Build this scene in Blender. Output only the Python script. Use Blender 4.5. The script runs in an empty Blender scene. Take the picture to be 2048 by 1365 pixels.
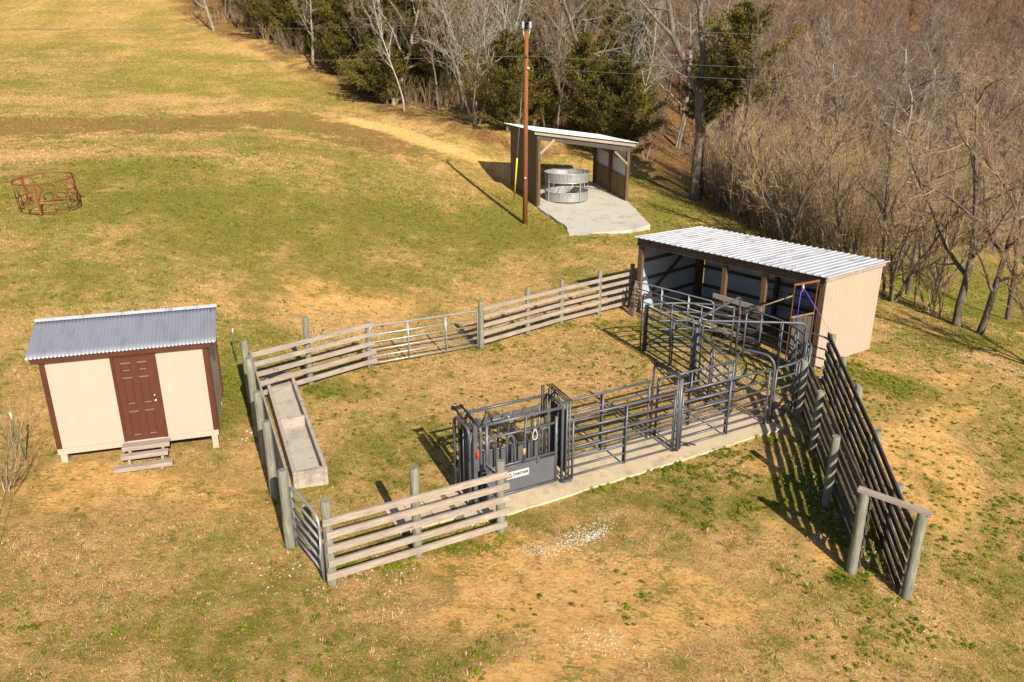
import bpy, math, random
import numpy as np
from mathutils import Vector, Matrix

SC = bpy.context.scene
COL = SC.collection
# ------------------------------------------------------------------ camera, sky, sun, exposure
F_PX, PITCH, CAM_H = 1570.0, math.radians(19.9), 9.0
CP, SP = math.cos(PITCH), math.sin(PITCH)
cam_d = bpy.data.cameras.new('camera'); cam = bpy.data.objects.new('camera', cam_d); COL.objects.link(cam)
cam.location = (0, 0, CAM_H); cam.rotation_euler = (math.pi/2 - PITCH, 0, 0)
cam_d.sensor_width = 36; cam_d.lens = F_PX/2048*36; cam_d.clip_start = 0.1; cam_d.clip_end = 2000
SC.camera = cam
SUN_EL = math.radians(32.5)
SUN_DIR = Vector((0.414*math.cos(SUN_EL), -0.910*math.cos(SUN_EL), math.sin(SUN_EL))).normalized()
w = bpy.data.worlds.new('World'); SC.world = w; w.use_nodes = True
nt = w.node_tree; bg = nt.nodes['Background']
sky = nt.nodes.new('ShaderNodeTexSky'); sky.sky_type = 'NISHITA'; sky.sun_disc = False
sky.sun_elevation = SUN_EL; sky.sun_rotation = math.atan2(SUN_DIR.x, SUN_DIR.y)
sky.air_density = 1.0; sky.dust_density = 1.5; sky.altitude = 300
nt.links.new(sky.outputs[0], bg.inputs[0]); bg.inputs[1].default_value = 0.07
sun_d = bpy.data.lights.new('sun', 'SUN'); sun = bpy.data.objects.new('sun', sun_d); COL.objects.link(sun)
sun_d.energy = 5.0; sun_d.angle = math.radians(0.5); sun_d.color = (1.0, 0.90, 0.73)
sun.rotation_euler = SUN_DIR.to_track_quat('Z', 'Y').to_euler(); sun.location = (20, -40, 40)
SC.view_settings.view_transform = 'Standard'; SC.view_settings.look = 'None'
SC.view_settings.exposure = 0.84; SC.view_settings.gamma = 1.0

# ------------------------------------------------------------------ terrain function
def ray(px, py):
    u = (px-1024)/F_PX; v = (682-py)/F_PX
    return u, CP+v*SP, -SP+v*CP
def pz(px, py, z):
    u, fw, ve = ray(px, py); t = (z-CAM_H)/ve
    return Vector((u*t, fw*t, z))
def pt(px, py, t):
    u, fw, ve = ray(px, py)
    return (u*t, fw*t, CAM_H+ve*t)
CTRL = []
for px, py, z in [(1000,1063,0),(835,1110,.02),(665,1168,.08),(580,1093,.12),(1545,850,0),(1141,958,0),(1342,898,0),(1380,763,0),
                  (1272,625,0),(1290,693,0),(1473,713,0),(1625,734,-.08),(1736,699,-.3),(963,697,.1),(740,735,.42),(503,803,.5),(532,929,.32),
                  (125,925,.6),(442,893,.5),(50,1150,.6),(0,1365,.6),(500,1365,.2),(1000,1365,0),(1500,1365,-.3),(2048,1365,-1.0),
                  (1701,1145,-.3),(1811,1198,-.45),(2000,950,-1.0),(1900,800,-.65),(2048,700,-1.15),(1050,448,.6),(1075,415,.9),(1255,408,.8),
                  (1180,470,.45),(900,600,.35),(1150,550,.15),(1200,680,0),(700,700,.45),(1400,470,.1),(1640,560,-.25),(1770,600,-.5)]:
    p = pz(px, py, z); CTRL.append((p.x, p.y, z))
for px, py, t in [(97,410,31),(100,240,50),(100,100,75),(100,0,95),(400,0,100),(400,40,92),(600,130,78),(700,180,72),(600,300,47),(600,450,34),
                  (300,550,26.5),(900,400,44),(800,265,58),(955,240,59),(1020,330,53),(1330,350,57),(1330,290,75),(1395,395,51),(1500,440,43.5),
                  (1850,590,41),(1990,565,48),(1650,470,56),(1950,450,66),(1900,300,105),(1900,100,140),(1500,250,95),(1300,120,105),(1600,40,135),
                  (900,0,102),(1200,200,82),(900,120,85),(-400,400,34),(-400,100,80),(2500,700,42),(2500,400,90),(2500,100,150)]:
    CTRL.append(pt(px, py, t))
CTRL += [(-25,-10,1.5),(0,-15,.2),(25,-10,-1.5),(-60,20,9),(60,10,-5),(50,45,-6),(-130,60,25),(-120,240,60),(0,260,62),(140,250,60),(150,100,5),(150,0,-8)]
CA = np.array(CTRL, float)
def _phi(d2): return 0.5*d2*np.log(d2+1e-9)
def _solve():
    n = len(CA); d2 = (CA[:,None,0]-CA[None,:,0])**2+(CA[:,None,1]-CA[None,:,1])**2
    K = _phi(d2)+np.eye(n)*0.6
    Pm = np.c_[np.ones(n), CA[:,:2]]
    A = np.block([[K, Pm],[Pm.T, np.zeros((3,3))]])
    return np.linalg.solve(A, np.r_[CA[:,2], 0,0,0])
TW = _solve()
def hz(x, y):
    x = np.atleast_1d(np.asarray(x, float)); y = np.atleast_1d(np.asarray(y, float))
    out = np.empty(x.shape); fx, fy, fo = x.ravel(), y.ravel(), out.ravel()
    n = len(CA)
    for i in range(0, len(fx), 20000):
        a, b = fx[i:i+20000], fy[i:i+20000]
        d2 = (a[:,None]-CA[None,:,0])**2+(b[:,None]-CA[None,:,1])**2
        fo[i:i+20000] = _phi(d2)@TW[:n] + TW[n]+TW[n+1]*a+TW[n+2]*b
    return fo.reshape(x.shape)
def gz(x, y): return float(hz(x, y)[0])
_GC={}
def G(px, py):
    if (px,py) not in _GC: _GC[(px,py)]=_G(px,py)
    return _GC[(px,py)].copy()
def _G(px, py):
    """point of the ground seen in that direction"""
    u, fw, ve = ray(px, py)
    t = np.linspace(8, 220, 2400)
    d = CAM_H+ve*t-hz(u*t, fw*t)
    k = np.argmax(d < 0)
    if d[k] >= 0: k = len(t)-1
    t0, t1 = t[max(k-1,0)], t[k]
    tt = t0+(t1-t0)*d[max(k-1,0)]/(d[max(k-1,0)]-d[k]+1e-12)
    return Vector((u*tt, fw*tt, CAM_H+ve*tt))
def ztop(y, py):
    """height at which an upright line standing y metres ahead meets that picture height"""
    v = (682-py)/F_PX
    return CAM_H-y*(SP-v*CP)/(CP+v*SP)
def proj(x, y, z):
    d = CAM_H-z; Zc = y*CP+d*SP
    return 1024+F_PX*x/Zc, 682+F_PX*(d*CP-y*SP)/Zc

# ------------------------------------------------------------------ noise in numpy
def _hash(ix, iy, seed):
    h = (ix.astype(np.int64)*374761393+iy.astype(np.int64)*668265263+seed*1442695041) & 0xffffffff
    h = ((h ^ (h >> 13))*1274126177) & 0xffffffff
    return ((h ^ (h >> 16)) & 0xffff)/65535.0
def vnoise(x, y, seed=0):
    ix, iy = np.floor(x), np.floor(y); fx, fy = x-ix, y-iy
    fx = fx*fx*(3-2*fx); fy = fy*fy*(3-2*fy)
    a = _hash(ix, iy, seed); b = _hash(ix+1, iy, seed); c = _hash(ix, iy+1, seed); d = _hash(ix+1, iy+1, seed)
    return (a*(1-fx)+b*fx)*(1-fy)+(c*(1-fx)+d*fx)*fy
def fbm(x, y, seed=0, oct=4):
    s = 0; a = 0.5; tot = 0
    for k in range(oct):
        s = s+a*vnoise(x*2**k+17*k, y*2**k-9*k, seed+k); tot += a; a *= 0.55
    return s/tot

# ------------------------------------------------------------------ helpers: objects
def tag(o, label=None, cat=None, group=None, kind=None):
    if label: o['label'] = label
    if cat: o['category'] = cat
    if group: o['group'] = group
    if kind: o['kind'] = kind
    return o
def empty(name, loc, label, cat, group=None):
    o = bpy.data.objects.new(name, None); COL.objects.link(o); o.location = loc; o.empty_display_size = .2
    return tag(o, label, cat, group)
def link(name, me, mat, parent=None, loc=(0,0,0)):
    o = bpy.data.objects.new(name, me); COL.objects.link(o)
    if mat: me.materials.append(mat)
    if parent: o.parent = parent
    else: o.location = loc
    return o
class MB:
    def __init__(s): s.v=[]; s.f=[]; s.sm=[]; s.uv=[]
    def face(s, idx, smooth=False, uv=None): s.f.append(tuple(idx)); s.sm.append(smooth); s.uv.append(uv)
    def poly(s, pts, uv=None):
        n=len(s.v); s.v += [tuple(p) for p in pts]; s.face(range(n, n+len(pts)), False, uv)
    def hexa(s, P, off=None, L=None, W=None):
        """P: 8 corners, 0-3 start end ring, 4-7 far end ring; length runs 0->4"""
        n=len(s.v); s.v += [tuple(p) for p in P]
        o = random.random()*50 if off is None else off
        L = (Vector(P[4])-Vector(P[0])).length if L is None else L
        r = [0]
        for i in range(4): r.append(r[-1]+(Vector(P[(i+1)%4])-Vector(P[i])).length)
        for i in range(4):
            j=(i+1)%4
            s.face((n+i, n+j, n+4+j, n+4+i), False, [(o, o+r[i]),(o, o+r[i+1]),(o+L, o+r[i+1]),(o+L, o+r[i])])
        s.face((n+3,n+2,n+1,n), False, [(o+.3,o),(o+.3,o+.05),(o+.33,o+.05),(o+.33,o)])
        s.face((n+4,n+5,n+6,n+7), False, [(o+.3,o),(o+.3,o+.05),(o+.33,o+.05),(o+.33,o)])
    def beam(s, a, b, wd, ht, up=(0,0,1), sag=0):
        """board from a to b: wd across (horizontal), ht along up"""
        a=Vector(a); b=Vector(b); d=(b-a).normalized(); up=Vector(up)
        sd=d.cross(up).normalized()*wd/2; u=sd.cross(d).normalized()*ht/2
        s.hexa([a-sd-u,a+sd-u,a+sd+u,a-sd+u,b-sd-u,b+sd-u,b+sd+u,b-sd+u])
    def box(s, c, size, ax=(1,0), z0=None):
        """box centred at c; ax = horizontal direction of its x size"""
        c=Vector(c); X=Vector((ax[0],ax[1],0)).normalized(); Y=Vector((-X.y,X.x,0)); Z=Vector((0,0,1))
        hx,hy,hz_=[q/2 for q in size]
        P=[c-X*hx-Y*hy-Z*hz_, c-X*hx+Y*hy-Z*hz_, c-X*hx+Y*hy+Z*hz_, c-X*hx-Y*hy+Z*hz_]
        s.hexa(P+[p+X*2*hx for p in P])
    def tube(s, pts, r, n=8, caps=True, radii=None, closed=False):
        pts=[Vector(p) for p in pts]; N=len(pts); base=len(s.v)
        prev=None; L=0; o=random.random()*30
        Ls=[0]
        for i in range(1,N): Ls.append(Ls[-1]+(pts[i]-pts[i-1]).length)
        for i,p in enumerate(pts):
            if closed: d=(pts[(i+1)%N]-pts[i-1])
            else: d=(pts[min(i+1,N-1)]-pts[max(i-1,0)])
            d = d.normalized() if d.length>1e-9 else Vector((0,0,1))
            if prev is None:
                q=Vector((0,0,1)) if abs(d.z)<.9 else Vector((1,0,0))
                x=d.cross(q).normalized()
            else:
                x=(prev-d*prev.dot(d)); x = x.normalized() if x.length>1e-6 else d.orthogonal().normalized()
            prev=x; y=d.cross(x); rr=radii[i] if radii else r
            for k in range(n):
                a=2*math.pi*k/n; s.v.append(tuple(p+(x*math.cos(a)+y*math.sin(a))*rr))
        M = N if closed else N-1
        for i in range(M):
            i2=(i+1)%N
            for k in range(n):
                k2=(k+1)%n; c=2*math.pi*(radii[0] if radii else r)/n
                s.face((base+i*n+k, base+i*n+k2, base+i2*n+k2, base+i2*n+k), True,
                       [(o+Ls[i],o+k*c),(o+Ls[i],o+(k+1)*c),(o+Ls[min(i+1,N-1)],o+(k+1)*c),(o+Ls[min(i+1,N-1)],o+k*c)])
        if caps and not closed:
            s.face([base+k for k in range(n)][::-1], False); s.face([base+(N-1)*n+k for k in range(n)], False)
    def build(s, name, mat, parent=None, loc=(0,0,0), bevel=0):
        off = Vector(parent.location) if parent else Vector(loc)
        q = parent
        while q is not None and q.parent is not None:
            off = off+Vector(q.parent.location); q = q.parent
        me=bpy.data.meshes.new(name); me.from_pydata([tuple(Vector(p)-off) for p in s.v],[],s.f)
        me.polygons.foreach_set('use_smooth', s.sm)
        uvl=me.uv_layers.new(name='UVMap'); arr=np.zeros(len(me.loops)*2,'f'); i=0
        for f,uv in zip(s.f,s.uv):
            if uv is None:
                a=Vector(s.v[f[0]]); nrm=(Vector(s.v[f[1]])-a).cross(Vector(s.v[f[2]])-a)
                ax=max(range(3), key=lambda k:abs(nrm[k])); m=[k for k in range(3) if k!=ax]
                uv=[(s.v[j][m[0]], s.v[j][m[1]]) for j in f]
            for q in uv: arr[i]=q[0]; arr[i+1]=q[1]; i+=2
        uvl.data.foreach_set('uv', arr)
        o=link(name, me, mat, parent, loc)
        if bevel:
            b=o.modifiers.new('bevel','BEVEL'); b.width=bevel; b.segments=1; b.limit_method='ANGLE'
        return o
def np_mesh(name, V, T, mat, parent=None, loc=(0,0,0), smooth=False, attr=None):
    """V (n,3), T (m,k) index array of triangles or quads"""
    me=bpy.data.meshes.new(name); V=np.asarray(V,'f')-np.asarray(loc,'f'); T=np.asarray(T,'i'); k=T.shape[1]
    me.vertices.add(len(V)); me.vertices.foreach_set('co', V.ravel())
    me.loops.add(T.size); me.loops.foreach_set('vertex_index', T.ravel())
    me.polygons.add(len(T)); me.polygons.foreach_set('loop_start', np.arange(0,T.size,k,dtype='i'))
    if smooth: me.polygons.foreach_set('use_smooth', np.ones(len(T),bool))
    me.update(calc_edges=True)
    if attr:
        for an, av in attr.items():
            if av.ndim==2:
                a=me.attributes.new(an,'FLOAT_COLOR','POINT'); a.data.foreach_set('color', np.c_[av,np.ones(len(av))].astype('f').ravel())
            else:
                a=me.attributes.new(an,'FLOAT','POINT'); a.data.foreach_set('value', av.astype('f'))
    return link(name, me, mat, parent, loc)
def rounded(p0, p1, z0, z1, r=.15, n=5):
    """upside-down U: up from p0, across, down to p1 (p0,p1 are xy)"""
    a=Vector((p0[0],p0[1],0)); b=Vector((p1[0],p1[1],0)); d=(b-a).normalized(); L=[a+Vector((0,0,z0))]
    for i in range(n+1):
        t=math.pi/2*i/n; L.append(a+d*(r-r*math.cos(t))+Vector((0,0,z1-r+r*math.sin(t))))
    for i in range(n+1):
        t=math.pi/2*i/n; L.append(b-d*(r-r*math.sin(t))+Vector((0,0,z1-r+r*math.cos(t))))
    L.append(b+Vector((0,0,z0))); return L

# ------------------------------------------------------------------ helpers: materials
class NT:
    def __init__(s, name):
        s.m=bpy.data.materials.new(name); s.m.use_nodes=True; s.t=s.m.node_tree; s.b=s.t.nodes['Principled BSDF']
    def n(s, typ, **kw):
        o=s.t.nodes.new(typ)
        for k,v in kw.items(): setattr(o,k,v)
        return o
    def l(s,a,b): s.t.links.new(a,b)
    def coord(s, which='Object', scale=(1,1,1)):
        c=s.n('ShaderNodeTexCoord'); m=s.n('ShaderNodeMapping'); m.inputs['Scale'].default_value=scale
        s.l(c.outputs[which], m.inputs[0]); return m.outputs[0]
    def noise(s, vec, scale, detail=4, rough=.6):
        o=s.n('ShaderNodeTexNoise'); o.inputs['Scale'].default_value=scale; o.inputs['Detail'].default_value=detail
        o.inputs['Roughness'].default_value=rough; s.l(vec,o.inputs['Vector']); return o.outputs[0]
    def ramp(s, fac, stops):
        o=s.n('ShaderNodeValToRGB'); cr=o.color_ramp
        while len(cr.elements)<len(stops): cr.elements.new(.5)
        for e,(p,c) in zip(cr.elements,stops): e.position=p; e.color=(*c,1) if len(c)==3 else c
        s.l(fac,o.inputs[0]); return o.outputs[0]
    def mix(s, fac, a, b, mode='MIX'):
        o=s.n('ShaderNodeMixRGB', blend_type=mode)
        for i,x in zip((0,1,2),(fac,a,b)):
            if isinstance(x,(int,float)): o.inputs[i].default_value=x
            elif isinstance(x,tuple): o.inputs[i].default_value=(*x,1)
            else: s.l(x,o.inputs[i])
        return o.outputs[0]
    def math(s, op, a, b=None, clamp=False):
        o=s.n('ShaderNodeMath', operation=op, use_clamp=clamp)
        for i,x in enumerate((a,b)):
            if x is None: continue
            if isinstance(x,(int,float)): o.inputs[i].default_value=x
            else: s.l(x,o.inputs[i])
        return o.outputs[0]
    def attr(s, name):
        o=s.n('ShaderNodeAttribute'); o.attribute_name=name; return o
    def bump(s, h, strength=.5, dist=.02):
        o=s.n('ShaderNodeBump'); o.inputs['Strength'].default_value=strength; o.inputs['Distance'].default_value=dist
        s.l(h,o.inputs['Height']); s.l(o.outputs[0], s.b.inputs['Normal'])
    def out(s, col=None, rough=.8, metal=0, spec=.3):
        if col is not None:
            if isinstance(col,tuple): s.b.inputs['Base Color'].default_value=(*col,1)
            else: s.l(col,s.b.inputs['Base Color'])
        if isinstance(rough,(int,float)): s.b.inputs['Roughness'].default_value=rough
        else: s.l(rough, s.b.inputs['Roughness'])
        s.b.inputs['Metallic'].default_value=metal; s.b.inputs['Specular IOR Level'].default_value=spec
        return s.m
def wood(name, c0, c1, c2, stretch=18, knots=True):
    t=NT(name); uv=t.coord('UV',(1.2,stretch,1)); n1=t.noise(uv,2.2,8,.7)
    col=t.ramp(n1,[(.25,c0),(.5,c1),(.75,c2)])
    uv2=t.coord('UV',(1,1,1)); n2=t.noise(uv2,1.1,3); col=t.mix(t.ramp(n2,[(.35,(0,0,0)),(.7,(.55,.55,.55))]),col,tuple(c*.62 for c in c1))
    if knots:
        vo=t.n('ShaderNodeTexVoronoi'); m=t.n('ShaderNodeMapping'); m.inputs['Scale'].default_value=(1.6,5,1); c=t.n('ShaderNodeTexCoord')
        t.l(c.outputs['UV'],m.inputs[0]); t.l(m.outputs[0],vo.inputs['Vector']); vo.inputs['Scale'].default_value=1.2
        col=t.mix(t.ramp(vo.outputs['Distance'],[(.04,(.85,.85,.85)),(.1,(0,0,0))]),col,tuple(c*.3 for c in c0))
    t.bump(n1,.35,.01); return t.out(col,.85,0,.2)
def paint(name, c, var=.12, rough=.5, metal=0, dirt=None, dirtc=(.3,.2,.1), sc=3, spec=.35):
    t=NT(name); v=t.coord('Object'); n1=t.noise(v,sc,5)
    col=t.ramp(n1,[(.3,tuple(x*(1-var) for x in c)),(.7,tuple(min(1,x*(1+var)) for x in c))])
    if dirt:
        n2=t.noise(v,sc*2.7,8,.7); col=t.mix(t.ramp(n2,[(dirt,(0,0,0)),(dirt+.08,(.8,.8,.8))]),col,dirtc)
    return t.out(col,rough,metal,spec)
M={}
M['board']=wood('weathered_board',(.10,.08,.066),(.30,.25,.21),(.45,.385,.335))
M['board_shaded']=wood('shaded_weathered_board',(.028,.023,.02),(.075,.062,.052),(.15,.125,.105))  # weathered wood, with shade on the alley's camera-side faces put into its colour
M['board_violet_shaded']=wood('old_shaded_plank',(.022,.019,.019),(.05,.042,.042),(.10,.085,.085))  # right alley planks, base colour deepened to carry the shade on their visible faces
M['post']=wood('treated_post',(.06,.06,.048),(.18,.18,.145),(.31,.305,.25),10)
M['post_top']=wood('cut_post_end',(.07,.065,.05),(.16,.15,.11),(.24,.22,.17),3,False)
M['barnpost']=wood('reddish_timber',(.045,.027,.016),(.12,.07,.038),(.21,.125,.068))
M['lightwood']=wood('pale_timber',(.14,.10,.06),(.24,.175,.11),(.34,.26,.17))
M['plywood']=wood('plywood',(.12,.08,.035),(.20,.14,.065),(.27,.19,.09),4)
M['utility']=wood('brown_utility_pole',(.09,.033,.011),(.20,.072,.024),(.30,.12,.045),14,False)
M['slate']=paint('slate_painted_steel',(.088,.094,.115),.25,.42,.25,.60,(.17,.10,.06))
M['slate_sheet']=paint('slate_steel_sheet',(.098,.103,.122),.12,.5,.2,.70,(.24,.19,.12),1.5)
M['slate_dark']=paint('dark_steel',(.028,.03,.042),.3,.5,.2,.7,(.15,.09,.05))
M['galv']=paint('galvanised_tube',(.36,.38,.41),.15,.45,.55,.74,(.3,.2,.12))
M['galv_blue']=paint('blueish_galvanised_tube',(.24,.29,.33),.15,.45,.5)
M['rust']=paint('rusty_red_steel',(.17,.05,.022),.35,.8,0,.52,(.22,.08,.035),2)
M['rust_dark']=paint('dark_rust_steel',(.10,.034,.016),.35,.85,0)
M['cream']=paint('cream_siding',(.44,.318,.228),.05,.7,0,None,sc=1.2)
M['cream_dark']=paint('cream_siding_side',(.38,.32,.24),.06,.75,0)
M['brown']=paint('brown_paint',(.066,.019,.009),.18,.55,0,.72,(.12,.055,.03),4)
M['brown_door']=paint('brown_door_paint',(.078,.026,.014),.06,.45,0)
M['barnskin']=paint('tan_barn_metal',(.39,.262,.195),.04,.55,0,None,sc=.8)
M['brownmetal']=paint('brown_metal_siding',(.11,.078,.06),.1,.55,.1)
M['white_in']=paint('white_inner_metal',(.48,.51,.54),.08,.6,0,None,sc=1)
M['blue_in']=paint('pale_blue_inner_metal',(.30,.36,.44),.12,.6,0,None,sc=1)
M['whiteplastic']=paint('white_plastic',(.44,.43,.40),.05,.4)
M['yellow']=paint('yellow_plastic',(.6,.45,.03),.05,.5)
M['glasswhite']=paint('grey_porcelain',(.30,.32,.37),.1,.3)
M['green_t']=paint('green_stake_paint',(.05,.12,.07),.2,.6)
M['rope']=paint('purple_rope',(.13,.06,.62),.1,.8)
M['rope_red']=paint('faded_pink_rope',(.42,.10,.22),.1,.8)
M['wire']=paint('wire_metal',(.10,.12,.11),.1,.5,.3)
M['wire_dark']=paint('dark_wire',(.05,.05,.05),.1,.5,.3)
M['red']=paint('red_plastic',(.75,.03,.02),.05,.5)
M['orange']=paint('orange_patch',(.65,.25,.10),.1,.7)
M['chrome']=paint('bright_metal',(.75,.75,.75),.05,.2,.9)
M['stone']=paint('pale_pebble',(.50,.47,.42),.25,.8,0,None,sc=30)
M['rockbrown']=paint('brown_rock',(.20,.135,.085),.4,.9,0,None,sc=6)
M['ink']=paint('dark_blue_ink',(.02,.02,.09),.05,.5)
M['sheep']=paint('grey_pvc',(.5,.5,.5),.05,.5)
def siding(name, c, sc=9):
    t=NT(name); v=t.coord('Object',(1,1,.05)); n1=t.noise(v,sc,4,.7); n2=t.noise(t.coord('Object',(1,1,.6)),1.3,5,.7)
    col=t.ramp(n1,[(.3,tuple(x*.96 for x in c)),(.5,c),(.7,tuple(x*1.02 for x in c))]); col=t.mix(t.ramp(n2,[(.45,(0,0,0)),(.75,(.16,.16,.16))]),col,tuple(x*y for x,y in zip(c,(.75,.66,.55))))
    return t.out(col,.7,0,.3)
M['cream']=siding('cream_siding',(.375,.30,.245)); M['barnskin']=siding('tan_barn_metal',(.37,.278,.222),3)
def concrete(name, c, dark, sc=2.0):
    t=NT(name); v=t.coord('Object'); n1=t.noise(v,sc,6,.65); n2=t.noise(v,sc*22,3)
    col=t.ramp(n1,[(.28,dark),(.45,tuple(x*.93 for x in c)),(.65,c)]); col=t.mix(.16,col,t.ramp(n2,[(.3,(.1,.08,.06)),(.7,(.9,.9,.9))]))
    n3=t.noise(v,1.1,7,.75); col=t.mix(t.ramp(n3,[(.54,(0,0,0)),(.66,(.75,.75,.75))]),col,tuple(x*.55 for x in c)); t.bump(n2,.3,.006); return t.out(col,.9,0,.2)
M['concrete']=concrete('worn_concrete',(.50,.385,.235),(.27,.19,.10),1.6)
M['concrete_grey']=concrete('grey_concrete',(.40,.375,.315),(.31,.275,.22),.8)
M['trough']=concrete('trough_concrete',(.31,.26,.215),(.13,.105,.085),3.5)
M['trough_floor']=concrete('gravelly_trough_floor',(.36,.32,.265),(.19,.16,.13),9)
def metal_roof(name, c, streak, metal, rough, rust=False, sx=1.0):
    t=NT(name); v=t.coord('UV',(1.6*sx,.30,1)); n1=t.noise(v,2.5,7,.65)
    col=t.ramp(n1,[(.30,streak),(.46,c),(.8,tuple(min(1,x*1.1) for x in c))])
    if rust:
        vr=t.coord('UV',(1.1,.9,1)); nr=t.noise(vr,2.3,5,.75); ns=t.noise(t.coord('UV',(9,.6,1)),1.4,4)
        f=t.math('MULTIPLY',t.ramp(nr,[(.60,(0,0,0)),(.68,(1,1,1))]),t.ramp(ns,[(.48,(0,0,0)),(.6,(.75,.75,.75))])); col=t.mix(f,col,(.17,.07,.035))
    return t.out(col,rough,metal,.4)
M['roof_shed']=metal_roof('blue_grey_corrugated_metal',(.21,.225,.275),(.15,.163,.205),.25,.5,True)
M['roof_white']=metal_roof('white_grey_corrugated_metal',(.385,.40,.44),(.16,.168,.20),.1,.45)
M['roof_white2']=metal_roof('bright_white_metal',(.50,.53,.59),(.42,.44,.50),.1,.4)
def attrmat(name, attr='col', rough=.9, trans=0.0):
    t=NT(name); a=t.attr(attr); m=t.out(a.outputs['Color'],rough,0,.15)
    if trans:
        tr=t.n('ShaderNodeBsdfTranslucent'); t.l(a.outputs['Color'],tr.inputs[0]); mx=t.n('ShaderNodeMixShader'); mx.inputs[0].default_value=trans
        o=t.t.nodes['Material Output']; t.l(t.b.outputs[0],mx.inputs[1]); t.l(tr.outputs[0],mx.inputs[2]); t.l(mx.outputs[0],o.inputs[0])
    return m
M['blades']=attrmat('grass_blades',trans=.3)
M['leaves']=attrmat('weed_leaves',trans=.3)
M['cedar_leaf']=attrmat('cedar_spray',trans=.15)
M['twig_mass']=attrmat('brush_twigs')
def bark(name, c0, c1, c2, sc=6):
    t=NT(name); v=t.coord('Object',(1,1,.25)); n=t.noise(v,sc,6,.7); oi=t.n('ShaderNodeObjectInfo')
    col=t.ramp(n,[(.3,c0),(.5,c1),(.72,c2)]); hsv=t.n('ShaderNodeHueSaturation')
    t.l(t.math('ADD',t.math('MULTIPLY',oi.outputs['Random'],.5),.75),hsv.inputs['Value']); t.l(col,hsv.inputs['Color'])
    return t.out(hsv.outputs[0],.9,0,.15)
M['bark_grey']=bark('grey_bark',(.09,.075,.06),(.21,.18,.145),(.34,.30,.25))
M['bark_dark']=bark('dark_bark',(.045,.036,.03),(.11,.088,.07),(.22,.18,.145))
M['bark_white']=bark('pale_bark',(.16,.14,.12),(.38,.35,.31),(.55,.52,.47))
M['bark_brown']=bark('brown_twig_bark',(.11,.075,.055),(.22,.155,.115),(.34,.25,.185))
M['bark_olive']=bark('olive_twig_bark',(.12,.095,.045),(.24,.19,.09),(.36,.29,.15))

# ------------------------------------------------------------------ ground cover masks (world space)
def blob(x, y, c, rx, ry, ang=0):
    ca, sa = math.cos(ang), math.sin(ang); dx=(x-c[0]); dy=(y-c[1])
    a=(dx*ca+dy*sa)/rx; b=(-dx*sa+dy*ca)/ry; return np.exp(-(a*a+b*b))
def strip(x, y, pts, wd):
    best=np.full(x.shape,1e9)
    for a,b in zip(pts[:-1],pts[1:]):
        dx,dy=b[0]-a[0],b[1]-a[1]; L2=dx*dx+dy*dy
        t=np.clip(((x-a[0])*dx+(y-a[1])*dy)/L2,0,1)
        best=np.minimum(best,(x-a[0]-t*dx)**2+(y-a[1]-t*dy)**2)
    return np.exp(-best/(wd*wd))
gp=lambda px,py:(G(px,py).x,G(px,py).y)
DIRT=[(1150,1150,2.6,.8,.25,1.9),(1050,1215,1.6,.5,-.3,1.4),(1200,1240,1.2,1.0,0,.7),(1120,1330,2.0,.4,-.5,1.2),(720,595,2.4,1.5,0,.8),(620,570,2,1,0,.4),(1870,950,.9,2.6,.5,1.5),(1800,900,.7,1.2,.4,1.0),(1900,760,1.4,.8,-.5,.6),
      (1530,932,.55,.4,0,.9),(1650,1100,.45,1.2,.15,.75),(1540,1050,.7,.3,0,.5),(100,1000,2.0,1.4,0,.42),(250,960,3.0,.7,.2,.45),(160,20,14,5,.3,.2),(580,275,3.0,.9,0,.7),(560,610,1.6,.8,0,.4),
      (480,1000,1.5,.8,0,.25),(1370,560,1,.5,0,.2),(1290,440,.6,.9,.3,.6),(1940,820,2,.6,-.5,.5),(640,1080,.7,.5,0,.3),(1250,1150,1.5,.4,.3,.4),(1010,1130,.8,.4,.3,.35),(1030,560,1.5,.8,0,.15),(1480,610,2.5,1.2,-.85,.6)]
GREEN=[(350,420,7,4,.1,.34),(560,480,6,3,0,.30),(200,340,7,4,0,.22),(900,470,5,3,0,.30),(760,430,5,4,0,.28),(120,560,3,3,0,.30),(460,790,.9,1.8,0,.95),(470,700,.8,1.5,0,.3),(660,780,1.2,.5,.2,.6),(650,955,.6,.5,0,.35),
       (1480,1000,1.6,.8,.2,.4),(1330,960,1.2,.4,.4,.32),(1330,1010,1.6,.6,.4,.25),(1650,1010,.9,1.8,.2,.75),(1690,1160,.35,.3,0,.7),(1800,770,1.2,.9,-.4,.45),(1720,760,.6,1.0,-.3,.5),(1290,655,1.2,1.2,0,.35),(1400,670,1.2,1,0,.45),(1230,700,1.5,1,0,.2),
       (980,440,3,3,0,.3),(1130,480,2.0,.8,0,.15),(1320,420,.9,3,.3,.6),(1450,660,1,.7,0,.5),(950,1010,1.8,.3,.45,.55),(840,1080,1.6,.3,.3,.4),(900,1090,.8,.3,0,.3),(1000,680,1.5,1,.3,.25),(1100,650,1.4,.5,.3,.25),
       (1450,1250,2,1.2,0,.12),(1700,1280,2,1,0,.12),(230,1200,1.0,.5,.3,.18),(620,1210,1,.6,0,.25),(430,1240,1.2,.5,0,.12),(1920,600,4,1.5,-.5,.2),(1850,690,4,.7,-.5,.35),(1990,680,3,.6,-.5,.35),(560,1340,1.3,.6,0,.25),
       (700,170,4,3,0,.1),(800,1330,1.2,.7,0,.2),(960,1280,1,.6,0,.15),(1850,590,9,6,0,.3),(1990,560,9,6,0,.25),(1650,520,7,5,0,.2),(860,870,1.5,.6,0,.12)]
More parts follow.
